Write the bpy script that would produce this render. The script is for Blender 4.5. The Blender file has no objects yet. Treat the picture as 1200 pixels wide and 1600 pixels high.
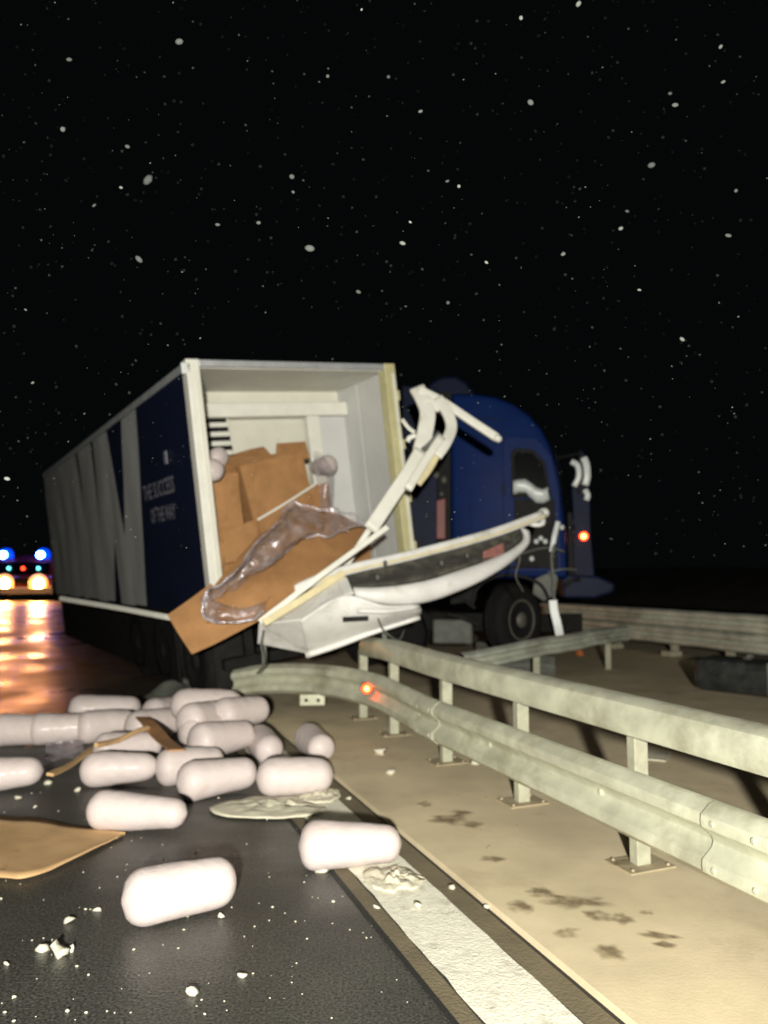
import bpy, math, random
import numpy as np
from mathutils import Vector, Matrix, noise
random.seed(7)
V = Vector
SC = bpy.context.scene
COL = SC.collection

# ------------------------------------------------------------------ camera
FPX, CAMH = 1155.0, 1.5
PITCH = math.atan(99 / FPX)
cam = bpy.data.cameras.new('camera')
cam.sensor_fit = 'VERTICAL'; cam.sensor_height = 36.0
cam.lens = FPX * 36.0 / 1600.0
cam.clip_start = 0.05; cam.clip_end = 600
cam.dof.use_dof = True
cam.dof.focus_distance = 2.1
cam.dof.aperture_fstop = 2.1
camo = bpy.data.objects.new('camera', cam)
camo.location = (0, 0, CAMH)
camo.rotation_euler = (math.pi / 2 + PITCH, 0, 0)
COL.objects.link(camo)
SC.camera = camo
SC.render.resolution_x, SC.render.resolution_y = 768, 1024

# ------------------------------------------------------------------ night sky
w = bpy.data.worlds.new('World'); SC.world = w; w.use_nodes = True
bg = w.node_tree.nodes['Background']
bg.inputs['Color'].default_value = (0.75, 0.95, 1.0, 1); bg.inputs['Strength'].default_value = 0.0022

# stand-in for the camera flash, set back behind the camera to even the falloff
fl = bpy.data.lights.new('work_lamp', 'SPOT')
fl.energy = 5150; fl.color = (1.0, 0.955, 0.86); fl.shadow_soft_size = 0.09
fl.spot_size = math.radians(75); fl.spot_blend = 0.7
flo = bpy.data.objects.new('work_lamp', fl)
flo.location = (0.1, -2.5, 1.86)
flo.rotation_euler = (math.radians(89.5), 0, 0)
COL.objects.link(flo)

SC.view_settings.view_transform = 'Standard'
SC.view_settings.look = 'None'
SC.view_settings.exposure = 0.0
SC.view_settings.gamma = 1.0

# ------------------------------------------------------------------ pixels to points
def ray(px, py):
    x = (px - 600) / FPX; u = (800 - py) / FPX
    c, s = math.cos(PITCH), math.sin(PITCH)
    return V((x, c - u * s, s + u * c))
CAM = V((0, 0, CAMH))
def aY(px, py, Y):
    d = ray(px, py); return CAM + d * (Y / d.y)
def aZ(px, py, z=0.0):
    d = ray(px, py); return CAM + d * ((z - CAMH) / d.z)
# road frame: t along the road, L to the right, z up
PHI = math.atan((145 - 600) / FPX * math.cos(PITCH))
RU = V((math.sin(PHI), math.cos(PHI), 0)); RR = V((math.cos(PHI), -math.sin(PHI), 0)); UP = V((0, 0, 1))
def rd(t, L, z=0.0): return RU * t + RR * L + UP * z
# trailer frame (fitted to the photograph)
yaw, roll, pit = -0.56148, 0.13366, 0.0030
TO = V((-1.7536, 7.7722, 0.9616)); TLEN, TH, TW = 10.44, 2.789, 2.55
TF = V((math.sin(yaw) * math.cos(pit), math.cos(yaw) * math.cos(pit), math.sin(pit)))
_r0 = V((math.cos(yaw), -math.sin(yaw), 0)); _u0 = _r0.cross(TF)
TR = _r0 * math.cos(roll) + _u0 * math.sin(roll); TU = TR.cross(TF)
def T(s, w, v): return TO + TF * s + TR * w + TU * v
def tp(px, py, s=0.0):
    d = ray(px, py); k = ((TO - CAM).dot(TF) + s) / d.dot(TF)
    q = CAM + d * k - TO
    return q.dot(TR), q.dot(TU)

# ------------------------------------------------------------------ materials
def nd(nt, typ, **kw):
    n = nt.nodes.new(typ)
    for k, v in kw.items():
        if k.startswith('_'): setattr(n, k[1:], v)
        else: n.inputs[k].default_value = v
    return n
def mat(name, col, rough=0.5, metal=0.0, var=0.0, vscale=6.0, bump=0.0, bscale=40.0, col2=None, c2lo=.5, c2hi=.7,
        spec=0.5, coat=0.0, emit=None, es=0.0, alpha=1.0, trans=0.0, rvar=0.0, sss=0.0, stretch=(1, 1, 1)):
    m = bpy.data.materials.new(name); m.use_nodes = True
    nt = m.node_tree; b = nt.nodes['Principled BSDF']
    b.inputs['Base Color'].default_value = (*col, 1); b.inputs['Roughness'].default_value = rough
    b.inputs['Metallic'].default_value = metal; b.inputs['Specular IOR Level'].default_value = spec
    b.inputs['Coat Weight'].default_value = coat; b.inputs['Coat Roughness'].default_value = .15
    b.inputs['Alpha'].default_value = alpha; b.inputs['Transmission Weight'].default_value = trans
    if sss: b.inputs['Subsurface Weight'].default_value = sss; b.inputs['Subsurface Radius'].default_value = (.03, .02, .015)
    if emit: b.inputs['Emission Color'].default_value = (*emit, 1); b.inputs['Emission Strength'].default_value = es
    L = nt.links.new
    geo = nd(nt, 'ShaderNodeNewGeometry'); mp = nd(nt, 'ShaderNodeMapping'); mp.inputs['Scale'].default_value = stretch
    L(geo.outputs['Position'], mp.inputs['Vector'])
    if var or col2 or rvar:
        n1 = nd(nt, 'ShaderNodeTexNoise', Scale=vscale, Detail=7.0, Roughness=.62); L(mp.outputs[0], n1.inputs['Vector'])
        src = None
        if var:
            rp = nd(nt, 'ShaderNodeValToRGB'); L(n1.outputs['Fac'], rp.inputs[0])
            rp.color_ramp.elements[0].position = .3; rp.color_ramp.elements[1].position = .7
            rp.color_ramp.elements[0].color = (*[c * (1 - var) for c in col], 1)
            rp.color_ramp.elements[1].color = (*[min(1, c * (1 + var)) for c in col], 1)
            src = rp.outputs[0]
        if col2:
            n2 = nd(nt, 'ShaderNodeTexNoise', Scale=vscale * .45, Detail=9.0, Roughness=.68); L(mp.outputs[0], n2.inputs['Vector'])
            r2 = nd(nt, 'ShaderNodeMapRange'); r2.inputs[1].default_value = c2lo; r2.inputs[2].default_value = c2hi
            L(n2.outputs['Fac'], r2.inputs[0])
            mx = nd(nt, 'ShaderNodeMixRGB'); mx.inputs[1].default_value = (*col, 1); mx.inputs[2].default_value = (*col2, 1)
            if src: L(src, mx.inputs[1])
            L(r2.outputs[0], mx.inputs[0]); src = mx.outputs[0]
        if src: L(src, b.inputs['Base Color'])
        if rvar:
            r3 = nd(nt, 'ShaderNodeMapRange'); r3.inputs[1].default_value = .35; r3.inputs[2].default_value = .65
            r3.inputs[3].default_value = max(.03, rough - rvar); r3.inputs[4].default_value = min(1, rough + rvar)
            L(n1.outputs['Fac'], r3.inputs[0]); L(r3.outputs[0], b.inputs['Roughness'])
    if bump:
        n4 = nd(nt, 'ShaderNodeTexNoise', Scale=bscale, Detail=5.0, Roughness=.6); L(mp.outputs[0], n4.inputs['Vector'])
        bp = nd(nt, 'ShaderNodeBump', Strength=bump, Distance=.01); L(n4.outputs['Fac'], bp.inputs['Height'])
        L(bp.outputs[0], b.inputs['Normal'])
    return m

M = {}
M['ground'] = mat('dark_earth', (.035, .034, .028), .95, var=.3, bump=.5, bscale=8)
M['median'] = mat('beige_concrete', (.60, .51, .335), .8, var=.16, vscale=1.7, col2=(.36, .28, .165), c2lo=.55, c2hi=.75, bump=.12, bscale=60, rvar=.1)
M['gutter'] = mat('gutter_concrete', (.15, .125, .075), .85, var=.2, vscale=4, bump=.5, bscale=70)
M['seal'] = mat('joint_seal', (.016, .016, .015), .7, bump=.4, bscale=50)
M['line'] = mat('line_paint', (.76, .745, .62), .75, var=.1, vscale=20, col2=(.42, .40, .31), c2lo=.54, c2hi=.74, bump=.5, bscale=75)
M['stain'] = mat('oil_stain', (.20, .15, .08), .7, var=.3, vscale=14)
_nt = M['stain'].node_tree; _vc = nd(_nt, 'ShaderNodeVertexColor'); _vc.layer_name = 'fade'
_tn = nd(_nt, 'ShaderNodeTexNoise', Scale=16.0, Detail=6.0); _mm = nd(_nt, 'ShaderNodeMath', _operation='MULTIPLY'); _g = nd(_nt, 'ShaderNodeNewGeometry')
_nt.links.new(_g.outputs['Position'], _tn.inputs['Vector']); _mr = nd(_nt, 'ShaderNodeMapRange'); _mr.inputs[1].default_value = .25; _mr.inputs[2].default_value = .7
_nt.links.new(_tn.outputs['Fac'], _mr.inputs[0]); _nt.links.new(_vc.outputs['Color'], _mm.inputs[0]); _nt.links.new(_mr.outputs[0], _mm.inputs[1])
_nt.links.new(_mm.outputs[0], _nt.nodes['Principled BSDF'].inputs['Alpha'])
M['grit'] = mat('brown_grit', (.2, .15, .08), .8, var=.3, vscale=20)
M['galv'] = mat('galvanised_rail', (.47, .48, .365), .55, metal=.2, var=.2, vscale=4.5, col2=(.26, .25, .165), c2lo=.5, c2hi=.7, bump=.12, bscale=18, rvar=.15)
M['galvpost'] = mat('galvanised_post', (.42, .42, .31), .55, metal=.25, var=.2, vscale=9, bump=.15)
M['galvdark'] = mat('weathered_rail', (.54, .57, .48), .55, metal=.3, var=.25, vscale=3, col2=(.26, .26, .2), bump=.2, bscale=18)
M['white'] = mat('white_frame', (.70, .70, .62), .5, var=.07, vscale=5, col2=(.44, .42, .32), c2lo=.62, c2hi=.8, bump=.08)
M['cream'] = mat('cream_panel', (.64, .63, .54), .6, var=.06, vscale=3, col2=(.5, .47, .33), c2lo=.6, c2hi=.8)
M['yellowpost'] = mat('yellowed_post', (.52, .49, .27), .55, var=.12, vscale=5, col2=(.32, .27, .1), c2lo=.58, c2hi=.74)
M['greywall'] = mat('grey_lining', (.56, .57, .555), .5, var=.06, vscale=2, bump=.05)
M['ceil'] = mat('ceiling_lining', (.70, .71, .64), .55, var=.08, vscale=3)
M['navy'] = mat('navy_paint', (.006, .011, .035), .45, var=.15, spec=.4)
M['trim'] = mat('grey_roof_rail', (.5, .52, .53), .4, metal=.4, var=.15)
M['text'] = mat('lettering_white', (.19, .19, .23), .6)
M['chassis'] = mat('chassis_black', (.010, .010, .009), .8, spec=.15, var=.4, vscale=8, bump=.2)
M['tyre'] = mat('tyre_rubber', (.011, .011, .011), .85, spec=.15, var=.3, vscale=12, bump=.3, bscale=60)
M['rim'] = mat('steel_rim', (.2, .2, .165), .45, metal=.5, var=.25, vscale=8)
M['card'] = mat('brown_cardboard', (.34, .175, .066), .85, var=.12, vscale=7, col2=(.24, .115, .04), c2lo=.52, c2hi=.78, bump=.12, bscale=70)
M['cardin'] = mat('cardboard_inside', (.26, .135, .055), .9, var=.12, vscale=7)
M['cardfloor'] = mat('dirty_cardboard', (.50, .32, .15), .85, var=.12, vscale=6, col2=(.22, .13, .06), c2lo=.6, c2hi=.72, bump=.2, bscale=50)
M['roll'] = mat('white_wrap_film', (.50, .44, .42), .6, var=.05, vscale=9, col2=(.46, .385, .36), c2lo=.5, c2hi=.8, coat=.05, bump=.5, bscale=20)
M['fibre'] = mat('white_fibreglass', (.64, .64, .61), .5, var=.09, vscale=6, col2=(.34, .33, .26), c2lo=.54, c2hi=.76, bump=.15, bscale=14)
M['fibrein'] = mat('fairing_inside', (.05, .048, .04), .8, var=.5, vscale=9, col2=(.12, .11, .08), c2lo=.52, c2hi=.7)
M['yellowtrim'] = mat('yellowed_trim', (.62, .55, .33), .5, var=.12, vscale=8)
M['blue'] = mat('blue_cab_paint', (.0025, .015, .085), .55, var=.12, vscale=3, coat=.0, spec=.12)
M['bluedark'] = mat('blue_panel_dark', (.004, .008, .028), .55, var=.2, vscale=4, spec=.15)
M['blackpl'] = mat('black_plastic', (.010, .010, .0095), .7, spec=.2, var=.4, vscale=9)
M['greypl'] = mat('grey_plastic', (.085, .09, .075), .6, var=.35, vscale=7)
M['glassd'] = mat('dark_glass', (.004, .005, .005), .12, spec=.4)
M['mirror'] = mat('mirror_shell', (.62, .66, .64), .35, var=.1)
M['redfade'] = mat('faded_red', (.24, .10, .08), .8, var=.5, vscale=25)
M['redpl'] = mat('red_plastic', (.16, .02, .012), .5, var=.2)
M['tarp'] = mat('grey_tarpaulin', (.075, .08, .065), .75, var=.35, vscale=7, bump=.4, bscale=20)
M['paper'] = mat('wet_paper', (.58, .55, .42), .8, var=.12, vscale=12, bump=.3, bscale=30)
M['crumb'] = mat('pale_crumb', (.50, .48, .38), .8, var=.1)
M['redlamp'] = mat('lit_red_lamp', (.5, .02, .01), .3, emit=(1, .05, .012), es=9)  # red lamps; also paints the flash return of the rail reflector
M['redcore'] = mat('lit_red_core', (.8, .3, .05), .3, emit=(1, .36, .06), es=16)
M['head'] = mat('lit_headlight', (1, .8, .5), .2, emit=(1, .36, .05), es=1100)
M['headlens'] = mat('lit_headlight_lens', (1, .8, .5), .2, emit=(1, .36, .07), es=2.2)
M['beacon'] = mat('lit_blue_beacon', (.05, .2, 1), .2, emit=(.0, .06, 1), es=1.3)
M['beaconhot'] = mat('lit_blue_core', (.3, .6, 1), .2, emit=(.05, .20, 1), es=170)
M['teal'] = mat('lit_teal_lamp', (.1, .5, .5), .2, emit=(.15, .75, .7), es=5)
M['fired'] = mat('red_engine_paint', (.28, .016, .012), .35, coat=.4)
M['plate'] = mat('plate_white', (.7, .7, .68), .4)
M['flake'] = mat('snow_flake', (.5, .56, .5), .9, alpha=.13)
M['flakedim'] = mat('snow_flake_thin', (.45, .5, .46), .9, alpha=.065)
M['embank'] = mat('dark_embankment', (.05, .052, .045), .95, var=.4, vscale=.6, bump=.6, bscale=3)
M['platec'] = mat('dirty_base_plate', (.33, .275, .175), .7, var=.25, vscale=6, bump=.2)
M['rimdark'] = mat('dirty_rim', (.11, .105, .085), .6, metal=.2, var=.3)
M['blacktank'] = mat('black_tank_paint', (.022, .024, .023), .5, var=.5, vscale=8, col2=(.05, .055, .05), c2lo=.55, c2hi=.75, spec=.3, bump=.15, bscale=12)
M['orange'] = mat('orange_plastic', (.45, .13, .03), .5)

# asphalt: dark, damp, rougher near the barrier
def asphalt():
    m = mat('wet_asphalt', (.026, .026, .023), .4)
    nt = m.node_tree; b = nt.nodes['Principled BSDF']; L = nt.links.new
    geo = nd(nt, 'ShaderNodeNewGeometry')
    n1 = nd(nt, 'ShaderNodeTexNoise', Scale=.55, Detail=5.0, Roughness=.6); L(geo.outputs['Position'], n1.inputs['Vector'])
    rr = nd(nt, 'ShaderNodeMapRange'); rr.inputs[1].default_value = .38; rr.inputs[2].default_value = .64
    rr.inputs[3].default_value = .24; rr.inputs[4].default_value = .55
    L(n1.outputs['Fac'], rr.inputs[0]); L(rr.outputs[0], b.inputs['Roughness'])
    n2 = nd(nt, 'ShaderNodeTexNoise', Scale=90.0, Detail=3.0); L(geo.outputs['Position'], n2.inputs['Vector'])
    cr = nd(nt, 'ShaderNodeValToRGB'); L(n2.outputs['Fac'], cr.inputs[0])
    cr.color_ramp.elements[0].position = .35; cr.color_ramp.elements[0].color = (.020, .021, .018, 1)
    cr.color_ramp.elements[1].position = .68; cr.color_ramp.elements[1].color = (.085, .084, .072, 1)
    n3 = nd(nt, 'ShaderNodeTexNoise', Scale=1.3, Detail=6.0); L(geo.outputs['Position'], n3.inputs['Vector'])
    mr = nd(nt, 'ShaderNodeMapRange'); mr.inputs[3].default_value = .55; mr.inputs[4].default_value = 1.5; L(n3.outputs['Fac'], mr.inputs[0])
    mm = nd(nt, 'ShaderNodeMixRGB', _blend_type='MULTIPLY'); mm.inputs[0].default_value = 1
    L(cr.outputs[0], mm.inputs[1]); L(mr.outputs[0], mm.inputs[2]); L(mm.outputs[0], b.inputs['Base Color'])
    mp = nd(nt, 'ShaderNodeMapping'); mp.inputs['Rotation'].default_value = (0, 0, PHI)
    mp.inputs['Scale'].default_value = (.35, 1.1, 1); L(geo.outputs['Position'], mp.inputs['Vector'])
    n4 = nd(nt, 'ShaderNodeTexNoise', Scale=1.3, Detail=3.0); L(mp.outputs[0], n4.inputs['Vector'])
    n5 = nd(nt, 'ShaderNodeTexNoise', Scale=70.0, Detail=4.0); L(geo.outputs['Position'], n5.inputs['Vector'])
    b1 = nd(nt, 'ShaderNodeBump', Strength=.5, Distance=.05); L(n4.outputs['Fac'], b1.inputs['Height'])
    b2 = nd(nt, 'ShaderNodeBump', Strength=.5, Distance=.006); L(n5.outputs['Fac'], b2.inputs['Height'])
    L(b1.outputs[0], b2.inputs['Normal']); L(b2.outputs[0], b.inputs['Normal'])
    return m
M['asphalt'] = asphalt()

# plastic film: thin, clear, glossy
def film(name='clear_film', base=.06, dif=.065):
    m = bpy.data.materials.new(name); m.use_nodes = True; nt = m.node_tree; L = nt.links.new
    nt.nodes.remove(nt.nodes['Principled BSDF']); out = nt.nodes['Material Output']
    geo = nd(nt, 'ShaderNodeNewGeometry'); n = nd(nt, 'ShaderNodeTexNoise', Scale=11.0, Detail=6.0); L(geo.outputs['Position'], n.inputs['Vector'])
    bp = nd(nt, 'ShaderNodeBump', Strength=.8, Distance=.03); L(n.outputs['Fac'], bp.inputs['Height'])
    tr_ = nd(nt, 'ShaderNodeBsdfTransparent'); tr_.inputs[0].default_value = (.97, .96, .96, 1)
    di = nd(nt, 'ShaderNodeBsdfDiffuse'); di.inputs[0].default_value = (.72, .68, .72, 1)
    gl = nd(nt, 'ShaderNodeBsdfGlossy'); gl.inputs['Roughness'].default_value = .16; gl.inputs[0].default_value = (.9, .9, 1, 1); L(bp.outputs[0], gl.inputs['Normal'])
    lw = nd(nt, 'ShaderNodeLayerWeight'); lw.inputs[0].default_value = .45
    n2 = nd(nt, 'ShaderNodeTexNoise', Scale=6.0, Detail=5.0); L(geo.outputs['Position'], n2.inputs['Vector'])
    mr = nd(nt, 'ShaderNodeMapRange'); mr.inputs[1].default_value = .4; mr.inputs[2].default_value = .7; mr.inputs[3].default_value = dif * .35; mr.inputs[4].default_value = dif * 2.4
    L(n2.outputs['Fac'], mr.inputs[0])
    a = nd(nt, 'ShaderNodeMixShader'); L(mr.outputs[0], a.inputs[0]); L(tr_.outputs[0], a.inputs[1]); L(di.outputs[0], a.inputs[2])
    ml = nd(nt, 'ShaderNodeMath', _operation='MULTIPLY_ADD'); ml.inputs[1].default_value = .14; ml.inputs[2].default_value = base; L(lw.outputs['Facing'], ml.inputs[0])
    c = nd(nt, 'ShaderNodeMixShader'); L(ml.outputs[0], c.inputs[0]); L(a.outputs[0], c.inputs[1]); L(gl.outputs[0], c.inputs[2])
    L(c.outputs[0], out.inputs['Surface']); return m
M['filmrim'] = film('film_edge', .22, .3)
M['film'] = film()

# trailer side: navy rear field, huge pale letter strokes forward of it (flat print on the wall)
def livery():
    m = mat('trailer_livery', (.012, .02, .06), .5, spec=.35)
    nt = m.node_tree; b = nt.nodes['Principled BSDF']; L = nt.links.new
    tc = nd(nt, 'ShaderNodeTexCoord'); sp = nd(nt, 'ShaderNodeSeparateXYZ'); L(tc.outputs['UV'], sp.inputs[0])
    S, Vv = sp.outputs[0], sp.outputs[1]      # metres forward of the rear, metres above the floor
    def mth(op, a, c, d=None):
        n = nt.nodes.new('ShaderNodeMath'); n.operation = op
        for i, x in enumerate((a, c, d)):
            if x is None: continue
            if isinstance(x, (int, float)): n.inputs[i].default_value = x
            else: L(x, n.inputs[i])
        return n.outputs[0]
    def between(x, lo, hi):
        return mth('MULTIPLY', mth('GREATER_THAN', x, lo), mth('LESS_THAN', x, hi))
    pale = mth('GREATER_THAN', mth('ADD', S, mth('MULTIPLY', Vv, .20)), 2.71)
    # dark wedges cut into the pale field: point down, then point up (strokes of giant letters)
    def wedge_down(s0, s1, v0): # widest at top, apex (s0) at v0
        wdt = mth('MULTIPLY', mth('SUBTRACT', Vv, v0), (s1 - s0) / (TH - v0))
        return between(S, s0, mth('ADD', wdt, s0))
    def wedge_up(s0, s1, v1):   # widest at the bottom, its straight side at s1
        wdt = mth('MULTIPLY', mth('SUBTRACT', v1, Vv), (s1 - s0) / v1)
        return between(S, mth('SUBTRACT', s1, wdt), s1)
    def wedge(s0, v0, ka, kb):  # apex (s0, v0); widens by ka, kb metres per metre of height away from it
        dv = mth('SUBTRACT', Vv, v0) if kb > 0 and ka > 0 else None
        return mth('MULTIPLY', mth('GREATER_THAN', mth('ADD', S, mth('MULTIPLY', dv, ka)), s0), mth('LESS_THAN', mth('SUBTRACT', S, mth('MULTIPLY', dv, kb)), s0))
    dark = wedge(3.45, 1.1, .29, .32)
    dv2 = mth('SUBTRACT', 1.05, Vv)
    dark = mth('MAXIMUM', dark, mth('MULTIPLY', mth('GREATER_THAN', mth('ADD', S, mth('MULTIPLY', dv2, .08)), 4.22), mth('LESS_THAN', mth('SUBTRACT', S, mth('MULTIPLY', dv2, .42)), 4.22)))
    lower = mth('LESS_THAN', Vv, 1.0)
    for (a, c, v0) in ((5.0, 5.22, 1.2), (6.3, 6.5, 1.3)):
        dark = mth('MAXIMUM', dark, wedge_down(a, c, v0))
    dark = mth('MAXIMUM', dark, mth('GREATER_THAN', Vv, 2.705))
    mask = mth('MULTIPLY', pale, mth('SUBTRACT', 1.0, dark))
    mpv = nd(nt, 'ShaderNodeMapping'); mpv.inputs['Scale'].default_value = (1.1, .22, 1); L(tc.outputs['UV'], mpv.inputs['Vector'])
    n = nd(nt, 'ShaderNodeTexNoise', Scale=3.0, Detail=9.0, Roughness=.72); L(mpv.outputs[0], n.inputs['Vector'])
    cr = nd(nt, 'ShaderNodeValToRGB'); L(n.outputs['Fac'], cr.inputs[0])
    cr.color_ramp.elements[0].position = .3; cr.color_ramp.elements[0].color = (.28, .285, .27, 1)
    cr.color_ramp.elements[1].position = .7; cr.color_ramp.elements[1].color = (.46, .47, .45, 1)
    mx = nd(nt, 'ShaderNodeMixRGB'); mx.inputs[1].default_value = (.005, .009, .028, 1); L(cr.outputs[0], mx.inputs[2]); L(mask, mx.inputs[0])
    L(mx.outputs[0], b.inputs['Base Color'])
    return m
M['livery'] = livery()

# ------------------------------------------------------------------ mesh helpers
class MB:
    def __init__(s): s.v = []; s.f = []; s.uv = None
    def add(s, vs, fs):
        k = len(s.v); s.v += [V(x) for x in vs]; s.f += [tuple(i + k for i in q) for q in fs]; return s
    def box(s, o, a, b, c):                 # corner + three edge vectors
        vs = [o + a * i + b * j + c * k for k in (0, 1) for j in (0, 1) for i in (0, 1)]
        return s.add(vs, [(0, 2, 3, 1), (4, 5, 7, 6), (0, 1, 5, 4), (2, 6, 7, 3), (0, 4, 6, 2), (1, 3, 7, 5)])
    def cbox(s, c, a, b, d): return s.box(c - (a + b + d) / 2, a, b, d)
    def prism(s, pts, ext):                 # polygon + extrusion vector
        n = len(pts); vs = list(pts) + [p + ext for p in pts]
        return s.add(vs, [tuple(range(n - 1, -1, -1)), tuple(range(n, 2 * n))] + [(i, (i + 1) % n, n + (i + 1) % n, n + i) for i in range(n)])
    def sweep(s, path, prof, side=None, closed=True, caps=True):   # prof in (side, up)
        n = len(prof); vs = []; m = len(path)
        for i, p in enumerate(path):
            d = (path[min(i + 1, m - 1)] - path[max(i - 1, 0)]).normalized()
            sd = side if side is not None else d.cross(UP)
            sd = (sd - d * sd.dot(d)).normalized(); u = sd.cross(d)
            if u.z < 0 and side is None: u = -u
            vs += [p + sd * a + u * b for a, b in prof]
        fs = []
        for i in range(m - 1):
            for j in range(n if closed else n - 1):
                k = (j + 1) % n
                fs.append((i * n + j, i * n + k, (i + 1) * n + k, (i + 1) * n + j))
        if caps and closed: fs += [tuple(range(n - 1, -1, -1)), tuple((m - 1) * n + i for i in range(n))]
        return s.add(vs, fs)
    def tube(s, path, r, n=10):
        rr = r if isinstance(r, (list, tuple)) else [r] * len(path)
        vs = []; m = len(path); ref = None
        for i, p in enumerate(path):
            d = (path[min(i + 1, m - 1)] - path[max(i - 1, 0)]).normalized()
            if ref is None: ref = d.orthogonal().normalized()
            ref = (ref - d * ref.dot(d)).normalized(); q = d.cross(ref)
            vs += [p + (ref * math.cos(2 * math.pi * j / n) + q * math.sin(2 * math.pi * j / n)) * rr[i] for j in range(n)]
        fs = [(i * n + j, i * n + (j + 1) % n, (i + 1) * n + (j + 1) % n, (i + 1) * n + j) for i in range(m - 1) for j in range(n)]
        fs += [tuple(range(n - 1, -1, -1)), tuple((m - 1) * n + i for i in range(n))]
        return s.add(vs, fs)
    def sheet(s, g, th=0.006):              # grid of points -> thin solid
        R, C = len(g), len(g[0]); vs = []; nrm = []
        for i in range(R):
            for j in range(C):
                a = g[min(i + 1, R - 1)][j] - g[max(i - 1, 0)][j]; b = g[i][min(j + 1, C - 1)] - g[i][max(j - 1, 0)]
                n = a.cross(b); nrm.append(n.normalized() if n.length > 1e-9 else UP)
        fl = [g[i][j] for i in range(R) for j in range(C)]
        vs = [p + n * th / 2 for p, n in zip(fl, nrm)] + [p - n * th / 2 for p, n in zip(fl, nrm)]
        K = R * C; fs = []
        for i in range(R - 1):
            for j in range(C - 1):
                a, b, c, d = i * C + j, i * C + j + 1, (i + 1) * C + j + 1, (i + 1) * C + j
                fs += [(a, d, c, b), (K + a, K + b, K + c, K + d)]
        rim = [j for j in range(C)] + [i * C + C - 1 for i in range(1, R)] + [(R - 1) * C + j for j in range(C - 2, -1, -1)] + [i * C for i in range(R - 2, 0, -1)]
        for a, b in zip(rim, rim[1:] + rim[:1]): fs.append((a, b, K + b, K + a))
        return s.add(vs, fs)
    def lathe(s, c, ax, prof, n=32):        # prof: (distance along axis, radius)
        ax = ax.normalized(); a = ax.orthogonal().normalized(); b = ax.cross(a); vs = []
        for h, r in prof: vs += [c + ax * h + (a * math.cos(2 * math.pi * j / n) + b * math.sin(2 * math.pi * j / n)) * max(r, 1e-4) for j in range(n)]
        m = len(prof)
        fs = [(i * n + j, i * n + (j + 1) % n, (i + 1) * n + (j + 1) % n, (i + 1) * n + j) for i in range(m - 1) for j in range(n)]
        fs += [tuple(range(n - 1, -1, -1)), tuple((m - 1) * n + i for i in range(n))]
        return s.add(vs, fs)
    def ball(s, c, rx, ry=None, rz=None, n=8, rot=None):
        ry = ry or rx; rz = rz or rx; vs = []; rot = rot or Matrix.Identity(3)
        for i in range(n + 1):
            t = math.pi * (i + .02) / (n + .04)
            for j in range(n): p = 2 * math.pi * j / n; vs.append(c + rot @ V((rx * math.sin(t) * math.cos(p), ry * math.sin(t) * math.sin(p), rz * math.cos(t))))
        fs = [(i * n + j, (i + 1) * n + j, (i + 1) * n + (j + 1) % n, i * n + (j + 1) % n) for i in range(n) for j in range(n)]
        fs += [tuple(range(n)), tuple(n * n + j for j in range(n - 1, -1, -1))]
        return s.add(vs, fs)
    def build(s, name, m, parent=None, smooth=False, bevel=0, base=None, recalc=True):
        me = bpy.data.meshes.new(name)
        base = V(base) if base is not None else (V(parent['_w']) if parent is not None and '_w' in parent else centre(s.v))
        if parent is not None: base = wloc(parent)
        me.from_pydata([tuple(p - base) for p in s.v], [], s.f); me.validate()
        if recalc:
            import bmesh
            bm = bmesh.new(); bm.from_mesh(me); bmesh.ops.recalc_face_normals(bm, faces=bm.faces); bm.to_mesh(me); bm.free()
        me.materials.append(M[m] if isinstance(m, str) else m)
        o = bpy.data.objects.new(name, me); COL.objects.link(o)
        if parent is not None: o.parent = parent
        else: o.location = base
        if smooth:
            for p in me.polygons: p.use_smooth = True
        if bevel:
            md = o.modifiers.new('bevel', 'BEVEL'); md.width = bevel; md.segments = 2; md.limit_method = 'ANGLE'; md.angle_limit = math.radians(40)
        return o
def centre(vs):
    lo = V((min(v.x for v in vs), min(v.y for v in vs), min(v.z for v in vs))); hi = V((max(v.x for v in vs), max(v.y for v in vs), 0))
    return V(((lo.x + hi.x) / 2, (lo.y + hi.y) / 2, lo.z))
def wloc(o):
    p = V((0, 0, 0))
    while o is not None: p = p + V(o.location); o = o.parent
    return p
def tag(o, label=None, cat=None, group=None, kind=None):
    if label: o['label'] = label
    if cat: o['category'] = cat
    if group: o['group'] = group
    if kind: o['kind'] = kind
    return o
def thing(name, loc, label, cat, group=None):
    o = bpy.data.objects.new(name, None); o.empty_display_size = .2; o.location = loc; COL.objects.link(o)
    return tag(o, label, cat, group)
def struct(o): o['kind'] = 'structure'; return o
def nz(p, sc=1.0, seed=0.0): return noise.noise(V(p) * sc + V((seed, seed * 1.7, -seed)))
def lerp(a, b, t): return a + (b - a) * t
def crv(pts, n=8):                          # Catmull-Rom through points
    P = [pts[0] * 2 - pts[1]] + list(pts) + [pts[-1] * 2 - pts[-2]]; out = []
    for i in range(1, len(P) - 2):
        for k in range(n):
            t = k / n; a, b, c, d = P[i - 1], P[i], P[i + 1], P[i + 2]
            out.append(0.5 * ((2 * b) + (c - a) * t + (2 * a - 5 * b + 4 * c - d) * t * t + (3 * b - a - 3 * c + d) * t ** 3))
    out.append(pts[-1]); return out
def rrect(wd, ht, r, n=3):
    o = []
    for cx, cy, a0 in ((wd / 2 - r, ht / 2 - r, 0), (-wd / 2 + r, ht / 2 - r, 90), (-wd / 2 + r, -ht / 2 + r, 180), (wd / 2 - r, -ht / 2 + r, 270)):
        for k in range(n + 1): a = math.radians(a0 + 90 * k / n); o.append((cx + r * math.cos(a), cy + r * math.sin(a)))
    return o

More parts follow.
